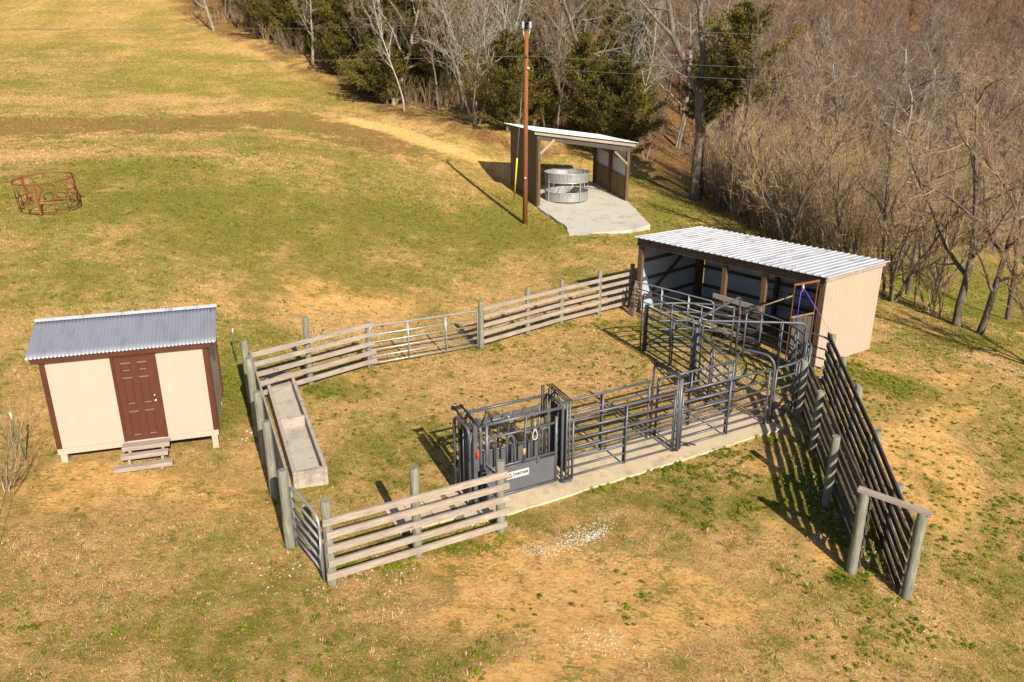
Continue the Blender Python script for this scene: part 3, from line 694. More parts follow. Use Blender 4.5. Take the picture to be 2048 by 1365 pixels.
# ------------------------------------------------------------------ squeeze chute
def chute():
    o0=Vector((1.10,15.45,.045)); root=empty('squeeze_chute',o0,'slate grey steel cattle squeeze chute with headgate at the end of the walkway','squeeze chute')
    def p(u,wd,z): return o0+A_DIR*u+A_N*wd+Vector((0,0,z))
    Wd=.74; Lc=-1.92
    mb=MB(); mb.tube([p(0,0,0)]+[p(0,.12-.12*math.cos(t),1.78+.12*math.sin(t)) for t in [math.pi/2*i/4 for i in range(5)]]+
                     [p(0,Wd-.12+.12*math.sin(t),1.78+.12*math.cos(t)) for t in [math.pi/2*i/4 for i in range(5)]]+[p(0,Wd,0)],.034,10); mb.build('rear_hoop',M['slate'],root)
    mb=MB()
    for wd in (-.02,Wd+.02):
        for u in (.10,.17): mb.tube([p(u,wd,0),p(u,wd,1.98)],.022,8)
    mb.box(p(.13,-.02,.03),(.22,.12,.06),A_DIR); mb.box(p(.13,Wd+.02,.03),(.22,.12,.06),A_DIR)
    mb.build('tailgate_frame',M['slate'],root)
    mb=MB(); 
    for k in (.07,.13,.19): mb.tube([p(k,-.06,1.98),p(k,Wd+.06,2.06)],.016,6)
    mb.build('tailgate_rail',M['slate_dark'],root)
    mb=MB(); mb.box(p(.135,Wd*.30,.95),(.03,.30,1.5),A_DIR); mb.box(p(.135,Wd*.78,.95),(.03,.26,1.5),A_DIR); mb.build('tailgate',M['slate_dark'],root)
    mb=MB(); mb.tube([p(.02,.06,1.86),p(.0,.35,2.10),p(-.1,.45,1.85)],.02,6); mb.tube([p(0,.35,2.10),p(0,.42,1.55)],.02,6); mb.build('rope_bracket',M['slate_dark'],root)
    mb=MB()
    for k in range(2): mb.tube([p(-.10+.05*k,Wd,1.3),p(-.10+.05*k,Wd,2.1)],.02,6)
    mb.build('slide_bar',M['slate_dark'],root)
    for wd in (0,Wd):
        mb=MB(); mb.tube([p(Lc,wd,1.84),p(0,wd,1.84)],.034,10); mb.build('top_rail',M['slate'],root)
        s=-1 if wd==0 else 1
        mb=MB(); mb.tube([p(Lc+.02,wd,1.52),p(-.16,wd,1.52)],.028,8); mb.tube([p(Lc+.02,wd,.80),p(-.16,wd,.80)],.028,8)
        mb.tube([p(-.16,wd,.08),p(-.16,wd,1.66)],.034,8); mb.tube([p(Lc+.08,wd,.08),p(Lc+.08,wd,1.84)],.034,8); mb.tube([p(Lc+.0,wd,.10),p(-.16,wd,.10)],.024,8); mb.tube([p(Lc+.1,wd+.02*s,.74),p(-.18,wd+.02*s,.74)],.012,6)
        mb.build('side_frame',M['slate'],root)
        mb=MB(); mb.box(p((Lc-.1)/2,wd,.44),(abs(Lc)-.26,.015,.60),A_DIR); sh=mb.build('side_sheet',M['slate_sheet'],root)
        for k in range(4):
            u0=-.34-.43*k
            mb=MB(); r_=.085
            pts=[p(u0,wd,.80)]+[p(u0-r_+r_*math.cos(t),wd,1.38+r_*math.sin(t)) for t in [math.pi*i/8 for i in range(9)]]+[p(u0-2*r_,wd,.80)]
            mb.tube(pts,.025,8); mb.build('drop_bar',M['slate'],root)
    mb=MB(); a=p(-.86,-.03,1.90); mb.tube([p(-.92,-.03,1.86),p(-1.0,-.06,.84)],.026,8); mb.build('side_prop',M['slate'],root)
    mb=MB(); mb.tube([p(-.978,-.055,1.12),p(-.986,-.06,.98)],.031,8); mb.build('worn_patch',M['orange'],root)
    mb=MB(); mb.box(p(-.62,-.03,.74),(.06,.03,.16),A_DIR); mb.build('door_latch',M['slate'],root)
    mb=MB(); 
    for k in range(7): mb.box(p(-.3-.24*k,Wd-.06,1.62),(.2,.03,.09),A_DIR)
    mb.build('bar_catch',M['slate'],root)
    mb=MB(); mb.box(p(Lc/2,Wd/2,.03),(abs(Lc)-.05,Wd-.1,.03),A_DIR); mb.build('floor_plate',M['slate_sheet'],root)
    # headgate
    h=Lc-.06
    for u in (h,h-.26):
        mb=MB(); mb.tube([p(u,0,0)]+[p(u,.16-.16*math.cos(t),1.68+.16*math.sin(t)) for t in [math.pi/2*i/4 for i in range(5)]]+
                         [p(u,Wd-.16+.16*math.sin(t),1.68+.16*math.cos(t)) for t in [math.pi/2*i/4 for i in range(5)]]+[p(u,Wd,0)],.036,10); mb.build('headgate_hoop',M['slate'],root)
    for wd in (.19,.56):
        mb=MB(); mb.box(p(h-.13,wd,.92),(.035,.26,1.5),A_DIR); mb.build('neck_door',M['slate_dark'],root)
        mb=MB(); mb.tube([p(h-.13,wd+(.15 if wd<.3 else -.15),.2),p(h-.13,wd+(.15 if wd<.3 else -.15),1.7)],.022,8); mb.tube([p(h-.16,wd-.04,.25),p(h-.16,wd-.04,1.6)],.018,6); mb.build('neck_bar',M['slate'],root)
    mb=MB(); mb.box(p(h-.13,.02,.98),(.09,.09,1.8),A_DIR); mb.box(p(h-.13,Wd-.02,.98),(.09,.06,1.8),A_DIR); mb.build('headgate_column',M['slate'],root)
    mb=MB()
    for k in (-.04,-.22): mb.tube([p(h+k,-.05,1.86),p(h+k,Wd+.16,1.98)],.024,6)
    mb.box(p(h-.13,Wd+.1,1.95),(.26,.10,.05),A_DIR); mb.build('top_channel',M['slate_dark'],root)
    rnd=random.Random(3); mb=MB()
    for k in range(11):
        a=p(h-.05-.2*rnd.random(),.12+.5*rnd.random(),1.72+.15*rnd.random()); b=a+A_DIR*rnd.uniform(-.2,.2)+A_N*rnd.uniform(-.25,.25)+Vector((0,0,rnd.uniform(-.1,.1)))
        mb.tube([a,b],.010,5)
    mb.build('linkage',M['rust_dark'],root)
    mb=MB(); mb.tube([p(h+.02,.02,1.84),p(h+.16,.02,2.14),p(h+.30,.02,1.82)],.022,6); mb.tube([p(h+.16,.02,2.14),p(h+.16,.1,2.08)],.02,6); mb.build('spreader_bracket',M['slate_dark'],root)
    mb=MB(); mb.tube([p(h-.20,.0,1.75),p(h-.28,-.06,1.5),p(h-.30,-.08,1.15)],.022,8); mb.build('control_handle',M['slate'],root)
    mb=MB(); mb.tube([p(h-.10,-.06,1.30),p(h-.10,-.07,1.16)],.028,8); mb.build('red_grip',M['red'],root)
    mb=MB(); mb.tube([p(h+.05,-.02,1.02),p(h+.33,-.16,.74),p(h+.40,-.2,.45),p(h+.42,-.2,.05)],.028,8); mb.tube([p(h+.05,-.02,.6),p(h+.40,-.2,.10)],.02,6); mb.build('front_brace',M['slate'],root)
    mb=MB(); mb.tube([p(h-.1,-.02,.05),p(h-.75,-.30,.03)],.022,6); mb.tube([p(h-.1,Wd,.05),p(h-.2,-.35,.03)],.022,6); mb.build('floor_brace',M['slate'],root)
    # rope pull with a teardrop handle
    c=p(-.72,-.05,1.72); mb=MB(); mb.tube([c,c+Vector((0,0,-.22))],.007,5); 
    pts=[]
    for i in range(14):
        t=2*math.pi*i/14; rx=.055*(1-.45*math.cos(t)); pts.append(c+A_DIR*(rx*math.sin(t))+Vector((0,0,-.34+.12*math.cos(t))))
    mb.tube(pts,.012,6,closed=True); mb.build('pull_handle',M['whiteplastic'],root)
    c=p(-1.02,Wd-.1,1.5); mb=MB(); mb.tube([c+A_DIR*(.05*math.sin(t))+Vector((0,0,-.09*math.cos(t))) for t in [math.pi*i/6 for i in range(7)]],.01,6); mb.build('pull_handle',M['whiteplastic'],root)
    # maker's plate
    c=p(-1.11,-.012,.52); mb=MB(); mb.box(c,(.54,.006,.165),A_DIR); pl=mb.build('sign_plate',M['whiteplastic'],root); pl['label']='small white sign plate with red triangle emblem and dark lettering'
    X=A_DIR; Z=Vector((0,0,1)); N=-A_N; cc=c+N*.0055; mb=MB()
    tc=cc-X*.20
    def tri(r1): return [tc+Z*r1*1.05+Z*0, tc-X*r1-Z*r1*.75, tc+X*r1-Z*r1*.75]
    O,I=tri(.074),tri(.034)
    for i in range(3): j=(i+1)%3; mb.poly([O[i],O[j],I[j],I[i]])
    mb.build('triangle_emblem',M['red'],root)
    cu=bpy.data.curves.new('lettering','FONT'); cu.body='COUNTYLINE'; cu.size=.082; cu.extrude=.001; cu.offset=.004; cu.align_x='LEFT'; cu.align_y='CENTER'; cu.space_character=.95
    to=bpy.data.objects.new('lettering_tmp',cu); COL.objects.link(to)
    dg=bpy.context.evaluated_depsgraph_get(); me=bpy.data.meshes.new_from_object(to.evaluated_get(dg)); bpy.data.objects.remove(to)
    wdt=max(v.co.x for v in me.vertices); sx=.375/wdt
    Mx=Matrix(((X.x*sx,0,N.x,0),(X.y*sx,0,N.y,0),(0,1,0,0),(0,0,0,1))); me.transform(Mx)
    lo=bpy.data.objects.new('lettering',me); COL.objects.link(lo); me.materials.append(M['ink']); lo.parent=root; lo.location=(cc-X*.125+Z*.0)-o0
chute()

# ------------------------------------------------------------------ feed trough
def trough():
    zc=.30
    FLp,FRp,NRp,NLp=[pz(*q,zc+.42) for q in ((529,762),(586,756),(654,926),(584,936))]
    c=(FLp+FRp+NRp+NLp)/4; gzc=gz(c.x,c.y)
    near=(NRp+NLp)/2; farp=(FLp+FRp)/2; ax=(farp-near); Ln=ax.length; ax.normalize(); ax.z=0; sd=Vector((ax.y,-ax.x,0)); Wd=((NRp-NLp).length+(FRp-FLp).length)/2
    c.z=gz(c.x,c.y)
    zn=gz(near.x,near.y); zf=gz(farp.x,farp.y)
    root=empty('feed_trough',c,'long concrete feed trough in two bays lying beside the left fence','trough')
    Ht=.42; Tk=.09
    def p(s,w_,h): 
        q=near+ax*s+sd*w_; return Vector((q.x,q.y,zn+(zf-zn)*s/Ln+h))
    def wall(s0,s1,w0,w1,h0,h1,t0=0):
        mb=MB(); mb.hexa([p(s0,w0,h0),p(s0,w1,h0),p(s0,w1,h1),p(s0,w0,h1),p(s1,w0,h0),p(s1,w1,h0),p(s1,w1,h1),p(s1,w0,h1)]); return mb
    hw=Wd/2; e=.0
    wall(0,Ln,-hw,-hw+Tk,-.05,Ht).build('side_wall',M['trough'],root,bevel=.012)
    wall(0,Ln,hw-Tk,hw,-.05,Ht).build('side_wall',M['trough'],root,bevel=.012)
    wall(.0,Tk*1.2,-hw+Tk-.003,hw-Tk+.003,-.05,Ht-.004).build('end_wall',M['trough'],root,bevel=.012)
    wall(Ln-Tk*1.2,Ln,-hw+Tk-.003,hw-Tk+.003,-.05,Ht-.004).build('end_wall',M['trough'],root,bevel=.012)
    wall(Ln*.5-.09,Ln*.5+.03,-hw+Tk-.003,hw-Tk+.003,.05,Ht-.02).build('divider',M['trough'],root,bevel=.012)
    wall(.08,Ln-.08,-hw+.06,hw-.06,-.05,.17).build('floor',M['trough_floor'],root)
trough()

# ------------------------------------------------------------------ storage shed
def shed():
    A=G(122,925); B=G(441,893); zb=(A.z+B.z)/2
    X=(B-A); X.z=0; Ls=X.length; X.normalize(); Y=Vector((-X.y,X.x,0)); D=2.45
    root=empty('storage_shed',A,'small cream shed with brown trim, brown door and blue grey corrugated roof','shed')
    z0=max(A.z,B.z)
    def p(s,d,h): return Vector((A.x,A.y,0))+X*s+Y*d+Vector((0,0,h))
    zfl=z0+.22; He=ztop(A.y,716); Hr=He+.42
    zt=He
    # walls
    mb=MB(); mb.hexa([p(0,0,zfl),p(0,.05,zfl),p(0,.05,zt),p(0,0,zt),p(Ls,0,zfl),p(Ls,.05,zfl),p(Ls,.05,zt),p(Ls,0,zt)]); mb.build('front_wall',M['cream'],root)
    mb=MB(); mb.hexa([p(0,D-.05,zfl),p(0,D,zfl),p(0,D,zt),p(0,D-.05,zt),p(Ls,D-.05,zfl),p(Ls,D,zfl),p(Ls,D,zt),p(Ls,D-.05,zt)]); mb.build('back_wall',M['cream_dark'],root)
    for s in (0,Ls-.05):
        mb=MB(); q=[p(s,.05,zfl),p(s,D-.05,zfl),p(s,D-.05,zt),p(s,D/2,Hr-.04),p(s,.05,zt)]; r=[v+X*.05 for v in q]
        mb.poly(q[::-1]); mb.poly(r)
        for i in range(5): j=(i+1)%5; mb.poly([q[i],q[j],r[j],r[i]])
        mb.build('side_wall',M['cream_dark'],root)
    mb=MB(); mb.box(p(Ls/2,-.006,zfl+.05)+Vector((0,0,0)),(Ls+.02,.05,.14),X); mb.build('bottom_board',M['cream'],root)
    for s in (.04,Ls-.04):
        mb=MB(); mb.box(p(s,-.02,(zfl+zt)/2+.06),(.10,.045,zt-zfl-.12),X); mb.build('corner_trim',M['brown'],root)
    for d_ in (.06,D-.06):
        mb=MB(); mb.box(p(Ls+.018,d_,(zfl+zt)/2),(.035,.10,zt-zfl-.1),X); mb.build('side_trim',M['brown'],root)
    for s in (.09,Ls-.09):
        for d in (.06,D-.1):
            q=p(s,d,0); zg=gz(q.x,q.y)
            mb=MB(); mb.box((q.x,q.y,(zg+zfl)/2-.03),(.13,.16,zfl-zg+.06),X); mb.build('foundation_post',M['cream'],root)
    mb=MB(); 
    for d in (.3,D/2,D-.3): mb.box(p(Ls/2,d,zfl-.05),(Ls-.2,.08,.12),X)
    mb.build('floor_joists',M['board_shaded'],root)
    # roof: fascia and corrugated sheets
    OV=.14; OE=.22
    def sheet(name,d0,h0,d1,h1,label=None):
        mb=MB(); n=int((Ls+2*OE)/.0127); amp=.011; rows=6
        xs=[-OE+(Ls+2*OE)*i/n for i in range(n+1)]
        for j in range(rows+1):
            f=j/rows
            for i,s in enumerate(xs):
                mb.v.append(tuple(p(s,d0+(d1-d0)*f,h0+(h1-h0)*f+amp*math.sin(2*math.pi*s/.076)+.002*math.sin(s*7+f*3))))
        for j in range(rows):
            for i in range(n):
                a=j*(n+1)+i; mb.face((a,a+1,a+n+2,a+n+1),True,[(xs[i],j*.25),(xs[i+1],j*.25),(xs[i+1],j*.25+.25),(xs[i],j*.25+.25)])
        o=mb.build(name,M['roof_shed'],root); sol=o.modifiers.new('thick','SOLIDIFY'); sol.thickness=.004; return o
    ro=sheet('roof',-OV,He-.01+.04,D/2,Hr+.04)
    sheet('roof',D+OV,He-.01+.04,D/2,Hr+.04)
    mb=MB()
    a0,a1=p(-OE-.02,D/2-.10,Hr+.035),p(Ls+OE+.02,D/2-.10,Hr+.035); b0,b1=p(-OE-.02,D/2,Hr+.075),p(Ls+OE+.02,D/2,Hr+.075); c0,c1=p(-OE-.02,D/2+.10,Hr+.035),p(Ls+OE+.02,D/2+.10,Hr+.035)
    mb.poly([a0,a1,b1,b0]); mb.poly([b0,b1,c1,c0]); o=mb.build('ridge_cap',M['roof_white'],root); o.modifiers.new('t','SOLIDIFY').thickness=.006
    mb=MB(); mb.beam(p(-.14,-.075,He-.05),p(Ls+.10,-.075,He-.045),.045,.105); mb.build('fascia',M['brown'],root)
    for s in (-.14,Ls+.10):
        mb=MB(); mb.beam(p(s,-.05,He-.03),p(s,D/2,Hr-.02),.04,.11); mb.beam(p(s,D/2,Hr-.02),p(s,D+.05,He-.03),.04,.11); mb.build('rake_board',M['brown'],root)
    # door
    dx0,dx1=Ls*.425,Ls*.425+.775; dz0=zfl+.10; dz1=dz0+1.98
    dr=MB(); dr.box(p((dx0+dx1)/2,-.012,(dz0+dz1)/2),(dx1-dx0,.04,dz1-dz0),X); door=dr.build('door',M['brown_door'],root)
    def sub(mb,name,mat): return mb.build(name,mat,door)
    cw=(dx1-dx0)
    for cx in (.29,.71):
        for (h0,h1) in ((.10,.72),(.86,1.52),(1.64,1.86)):
            x0=dx0+cw*cx-.11; x1=x0+.22; mb=MB()
            zc0,zc1=dz0+h0,dz0+h1
            # moulded frame of four sloped strips round a raised field
            o_=[(x0,zc0),(x1,zc0),(x1,zc1),(x0,zc1)]; i_=[(x0+.03,zc0+.03),(x1-.03,zc0+.03),(x1-.03,zc1-.03),(x0+.03,zc1-.03)]
            for k in range(4):
                l_=(k+1)%4
                mb.poly([p(o_[k][0],-.034,o_[k][1]),p(o_[l_][0],-.034,o_[l_][1]),p(i_[l_][0],-.046,i_[l_][1]),p(i_[k][0],-.046,i_[k][1])])
            j_=[(x0+.05,zc0+.05),(x1-.05,zc0+.05),(x1-.05,zc1-.05),(x0+.05,zc1-.05)]
            for k in range(4):
                l_=(k+1)%4
                mb.poly([p(i_[k][0],-.046,i_[k][1]),p(i_[l_][0],-.046,i_[l_][1]),p(j_[l_][0],-.035,j_[l_][1]),p(j_[k][0],-.035,j_[k][1])])
            mb.poly([p(q[0],-.035,q[1]) for q in j_]); sub(mb,'door_panel',M['brown_door'])
    for h,r_ in ((.92,.035),(1.05,.026)):
        mb=MB(); c=p(dx1-.07,-.05,dz0+h); 
        rings=[c+Y*(.02-.012*i)*1.0 for i in range(6)]; mb.tube(rings,.03,10,True,[r_*.5,r_*.6,r_,r_*1.05,r_*.9,r_*.4]); sub(mb,'door_knob' if r_>.03 else 'deadbolt',M['chrome'])
    mb=MB(); 
    mb.box(p(dx0-.034,-.022,(dz0+dz1)/2+.015),(.062,.05,dz1-dz0+.03),X); mb.box(p(dx1+.034,-.022,(dz0+dz1)/2+.015),(.062,.05,dz1-dz0+.03),X); mb.box(p((dx0+dx1)/2,-.024,dz1+.05),(dx1-dx0+.13,.054,.07),X)
    mb.build('door_frame',M['brown'],root)
    # steps: a thing of its own
    st=empty('wooden_steps',p(dx0,-.3,gz(p(dx0,-.3,0).x,p(dx0,-.3,0).y)),'three grey wooden steps below the brown shed door','steps')
    gs=gz(p(dx0,-.8,0).x,p(dx0,-.8,0).y)
    for (d,h,x0,x1,wd) in ((-.17,dz0-.05,dx0-.10,dx1+.10,.24),(-.47,gs+.27,dx0-.10,dx1+.08,.15),(-.75,gs+.13,dx0-.22,dx1+.18,.15)):
        mb=MB(); mb.box(p((x0+x1)/2,d,h),(x1-x0,wd,.045),X); mb.box(p((x0+x1)/2,d-wd/2+.012,h-.04),(x1-x0-.01,.02,.06),X); mb.build('tread',M['board'],st)
    for s in (dx0+.05,dx1-.05):
        for (d,h) in ((-.24,dz0-.08),(-.47,gs+.24),(-.74,gs+.1)):
            q=p(s,d,0); zg=gz(q.x,q.y); mb=MB(); mb.box((q.x,q.y,(h+zg)/2-.02),(.06,.08,h-zg+.03),X); mb.build('riser_block',M['board'],st)
shed()

# ------------------------------------------------------------------ open barn
def ribbed(mb, P0, P1, Q0, Q1, pitch, rib, amp, nrm, uvs=1.0):
    """sheet between lines P0-P1 (start edge) and Q0-Q1 (end edge) with ribs across P0->P1"""
    L_=(P1-P0).length; n=max(1,int(L_/pitch)); prof=[]
    for i in range(n+1):
        c=i*pitch
        for dx,a in ((-rib,0),(-rib*.5,amp),(rib*.5,amp),(rib,0)):
            s=c+dx
            if 0<=s<=L_: prof.append((s/L_,a))
    prof=[(0,0)]+[q for q in prof if 0<q[0]<1]+[(1,0)]
    b=len(mb.v)
    for s,a in prof:
        mb.v.append(tuple(P0.lerp(P1,s)+nrm*a)); mb.v.append(tuple(Q0.lerp(Q1,s)+nrm*a))
    H=(Q0-P0).length
    for i in range(len(prof)-1):
        u0,u1=prof[i][0]*L_,prof[i+1][0]*L_
        mb.face((b+2*i,b+2*i+2,b+2*i+3,b+2*i+1),False,[(u0,0),(u1,0),(u1,H),(u0,H)])
def sheet_obj(name, P0,P1,Q0,Q1,pitch,rib,amp,nrm,mat,parent,inner=None,th=.012):
    mb=MB(); ribbed(mb,P0,P1,Q0,Q1,pitch,rib,amp,nrm); o=mb.build(name,mat,parent)
    if inner:
        mb=MB(); k=-nrm*.012; mb.poly([P0+k,P1+k,Q1+k,Q0+k]); i=mb.build('lining',inner,o)
        ribs=MB(); ribbed(ribs,P0+k*1.3,P1+k*1.3,Q0+k*1.3,Q1+k*1.3,.23,.02,.008,-nrm)
    return o
def barn():
    FL=Vector((4.64,28.0,0)); FR=Vector((9.33,22.58,0)); X=(FR-FL); Lb=X.length; X.normalize(); Y=Vector((-X.y,X.x,0)); D=3.6
    if Y.y<0: Y=-Y
    root=empty('livestock_barn',(FL.x,FL.y,0),'open fronted tan metal barn with white ribbed roof behind the round tub','barn')
    def p(s,d,h): return FL+X*s+Y*d+Vector((0,0,h))
    HF,HB=2.86,2.70; zg=lambda s,d: gz(p(s,d,0).x,p(s,d,0).y)
    # right wall, outside tan
    Wb=lambda s,d: zg(s,d)-.02
    sheet_obj('right_wall',p(Lb+.04,0,Wb(Lb,0)),p(Lb+.04,D+.05,Wb(Lb,D)),p(Lb+.04,0,HF-.14),p(Lb+.04,D+.05,HB-.12),.23,.022,.016,X,M['barnskin'],root,M['blue_in'])
    sheet_obj('left_wall',p(-.04,0,Wb(0,0)),p(-.04,D,Wb(0,D)),p(-.04,0,HF-.1),p(-.04,D,HB-.1),.23,.022,.014,-X,M['barnskin'],root,M['blue_in'])
    sheet_obj('back_wall',p(.34,D+.04,Wb(0,D)),p(Lb,D+.04,Wb(Lb,D)),p(.34,D+.04,HB-.1),p(Lb,D+.04,HB-.1),.23,.022,.014,Y,M['barnskin'],root,M['blue_in'])
    # posts
    for s in (0.06,.51*Lb,.718*Lb,Lb-.06):
        mb=MB(); z=zg(s,0); mb.box(p(s,.06,(z+HF)/2-.25),(.15,.13,HF-z-.12),X); mb.build('timber_post',M['barnpost'],root)
    for s in (.08,.26,.5*Lb,Lb-.08):
        mb=MB(); z=zg(s,D); mb.box(p(s,D-.08,(z+HB)/2-.1),(.13,.13,HB-z),X); mb.build('timber_post',M['board_shaded'],root)
    for h in (.5,1.25,1.95):
        mb=MB(); mb.beam(p(.34,D-.03,h),p(Lb,D-.03,h),.04,.12); mb.build('girt',M['board_shaded'],root)
        mb=MB(); mb.beam(p(.02,.1,h),p(.02,D-.1,h),.04,.12); mb.build('girt',M['board_shaded'],root)
        mb=MB(); mb.beam(p(Lb-.02,.1,h),p(Lb-.02,D-.1,h),.04,.12); mb.build('girt',M['board_shaded'],root)
    mb=MB(); mb.beam(p(.06,.5,.5),p(.06,D-.2,2.4),.04,.12); mb.build('wind_brace',M['board_shaded'],root)
    mb=MB(); mb.beam(p(-.05,-.045,HF-.17),p(Lb+.02,-.045,HF-.17),.05,.25); mb.build('header_beam',M['board_shaded'],root)
    mb=MB(); mb.beam(p(0,D-.1,HB-.16),p(Lb,D-.1,HB-.16),.05,.2); mb.build('header_beam',M['board_shaded'],root)
    for s in (.04*Lb,.25*Lb,.5*Lb,.75*Lb,Lb-.3):
        mb=MB(); mb.beam(p(s,.0,HF-.13),p(s,D-.1,HB-.13),.04,.14); mb.build('rafter',M['board_shaded'],root)
    mb=MB(); mb.beam(p(Lb+.085,-.12,HF-.06),p(Lb+.085,D+.1,HB-.04),.05,.14); mb.build('gable_trim',M['board'],root)
    # roof
    rf=MB(); o=.17; up=Vector((0,0,1)); 
    ribbed(rf,p(-.10,-.2,HF+.02),p(Lb+.17,-.2,HF+.02),p(-.10,D+.25,HB+.02),p(Lb+.17,D+.25,HB+.02),.232,.032,.028,up)
    ro=rf.build('roof',M['roof_white'],root); ro.modifiers.new('t','SOLIDIFY').thickness=.008
    # plank door with rope lifted frame at right bay
    s0=.885*Lb
    # rear inner gate and clutter
    mb=MB()
    for h in (.2,.5,.8,1.1,1.4): mb.tube([p(.55*Lb,D*.6,h),p(.97*Lb,D*.6,h)],.022,6)
    mb.tube([p(.55*Lb,D*.6,0),p(.55*Lb,D*.6,1.4)],.022,6); mb.tube([p(.97*Lb,D*.6,0),p(.97*Lb,D*.6,1.4)],.022,6)
    g=mb.build('inner_gate',M['slate'],loc=p(.6*Lb,D*.6,0)); tag(g,'grey tube gate standing inside the open barn','gate')
    # board partition between second and third post
    pr=empty('plank_partition',p(.52*Lb,-.3,0),'five short dark planks closing the middle bay of the open barn','fence')
    for i,h in enumerate((.35,.63,.91,1.19,1.47)):
        mb=MB(); e=[0,.05,-.03,.04,.0][i]; mb.beam(p(.475*Lb+e,-.14,h),p(.735*Lb+e,-.14,h-.06),.045,.15); mb.build('plank',M['board'] if i in (0,4) else M['board_shaded'],pr)
    # hoist door
    hd=empty('lift_door',p(s0,-.35,0),'plank lift door in a tall thin rusty frame at the right corner of the barn','door')
    c0=p(.915*Lb,-.42,0); c1=p(.995*Lb,-.12,0); tz=ztop(c1.y,562)
    c0=Vector((8.35,22.35,0)); c1=Vector((9.05,22.42,0)); z0=ztop(c0.y,570); z1=ztop(c1.y,561)
    mb=MB(); mb.beam(c0,c0+Vector((0,0,z0)),.03,.035,up=(0,1,0)); mb.beam(c1,c1+Vector((0,0,z1)),.03,.035,up=(0,1,0)); mb.build('guide_post',M['rust_dark'],hd)
    mb=MB(); mb.beam(c0+Vector((-.02,0,z0)),c1+Vector((.04,0,z1)),.04,.055); mb.build('lintel',M['rust'],hd)
    dvec=(c1-c0).normalized(); 
    for i in range(4):
        a=c0+dvec*(.08+.155*i)+Vector((0,.03,.15)); mb=MB(); mb.box(a+Vector((dvec.x*.07,dvec.y*.07,.78)),(.148,.03,1.55-.02*i),dvec); mb.build('plank',M['board_shaded'],hd)
    mb=MB(); mb.beam(c0+Vector((.02,.0,1.66)),c1+Vector((0,0,1.78)),.05,.04); mb.build('top_bar',M['lightwood'],hd)
    # pulley and rope
    k=c0.lerp(c1,.35); kz=z0*.65+z1*.35-.12; kp=Vector((k.x,k.y-.03,kz))
    mb=MB(); mb.tube([kp+Vector((0,0,.1)),kp+Vector((0,0,-.12))],.03,8,True,None); mb.tube([kp+Vector((-.03,0,0)),kp+Vector((.03,0,0))],.055,10)
    tag(mb.build('pulley',M['galv'],loc=kp),'small grey pulley under the rusty lintel','pulley')
    rp=empty('lift_rope',kp,'purple rope running from the pulley down to the door and out to the alley post','rope')
    mb=MB(); mb.tube([kp+Vector((-.04,0,-.1)),kp+Vector((-.06,0,-1.05))],.009,6); mb.tube([kp+Vector((-.06,0,-1.05)),kp+Vector((-.11,0,-1.16))],.02,6); mb.tube([kp+Vector((-.06,0,-1.05)),kp+Vector((.0,0,-1.17))],.014,6); mb.build('door_line',M['rope'],rp)
    e=AR[0][0]+Vector((-.03,-.05,0)); e.z=AR[0][1]-.03; m=kp.lerp(e,.42)
    mb=MB(); mb.tube([kp+Vector((.03,0,-.02)),m],.009,6); mb.tube([m+Vector((-.03,0,.03)),m+Vector((.03,0,-.03))],.022,6); mb.build('purple_line',M['rope'],rp)
    mb=MB(); mb.tube([m,e],.006,6); mb.build('pink_line',M['rope_red'],rp)
    # lever pole
    a=Vector((7.3,22.9,0)); a.z=ztop(a.y,620); b=Vector((8.45,22.6,0)); b.z=ztop(b.y,591)
    mb=MB(); mb.tube([a,b],.022,8); tag(mb.build('wooden_pole',M['lightwood'],loc=a),'slanting pale pole across the right bay of the barn','pole')
    # feed sacks
    # white feed bag and leaning boards at the left corner
    q=p(.25,-.42,0); 
    mb=MB()
    for i in range(4):
        mb.beam(p(-.05+.12*i,-.35-.05*i,.0),p(.02+.05*i,-.10,1.25-.1*i),.03,.09,up=(X.x,X.y,0))
    tag(mb.build('leaning_boards',M['lightwood'],loc=p(0,-.3,0)),'a few loose pale boards leaning at the left front corner of the open barn','boards')
barn()

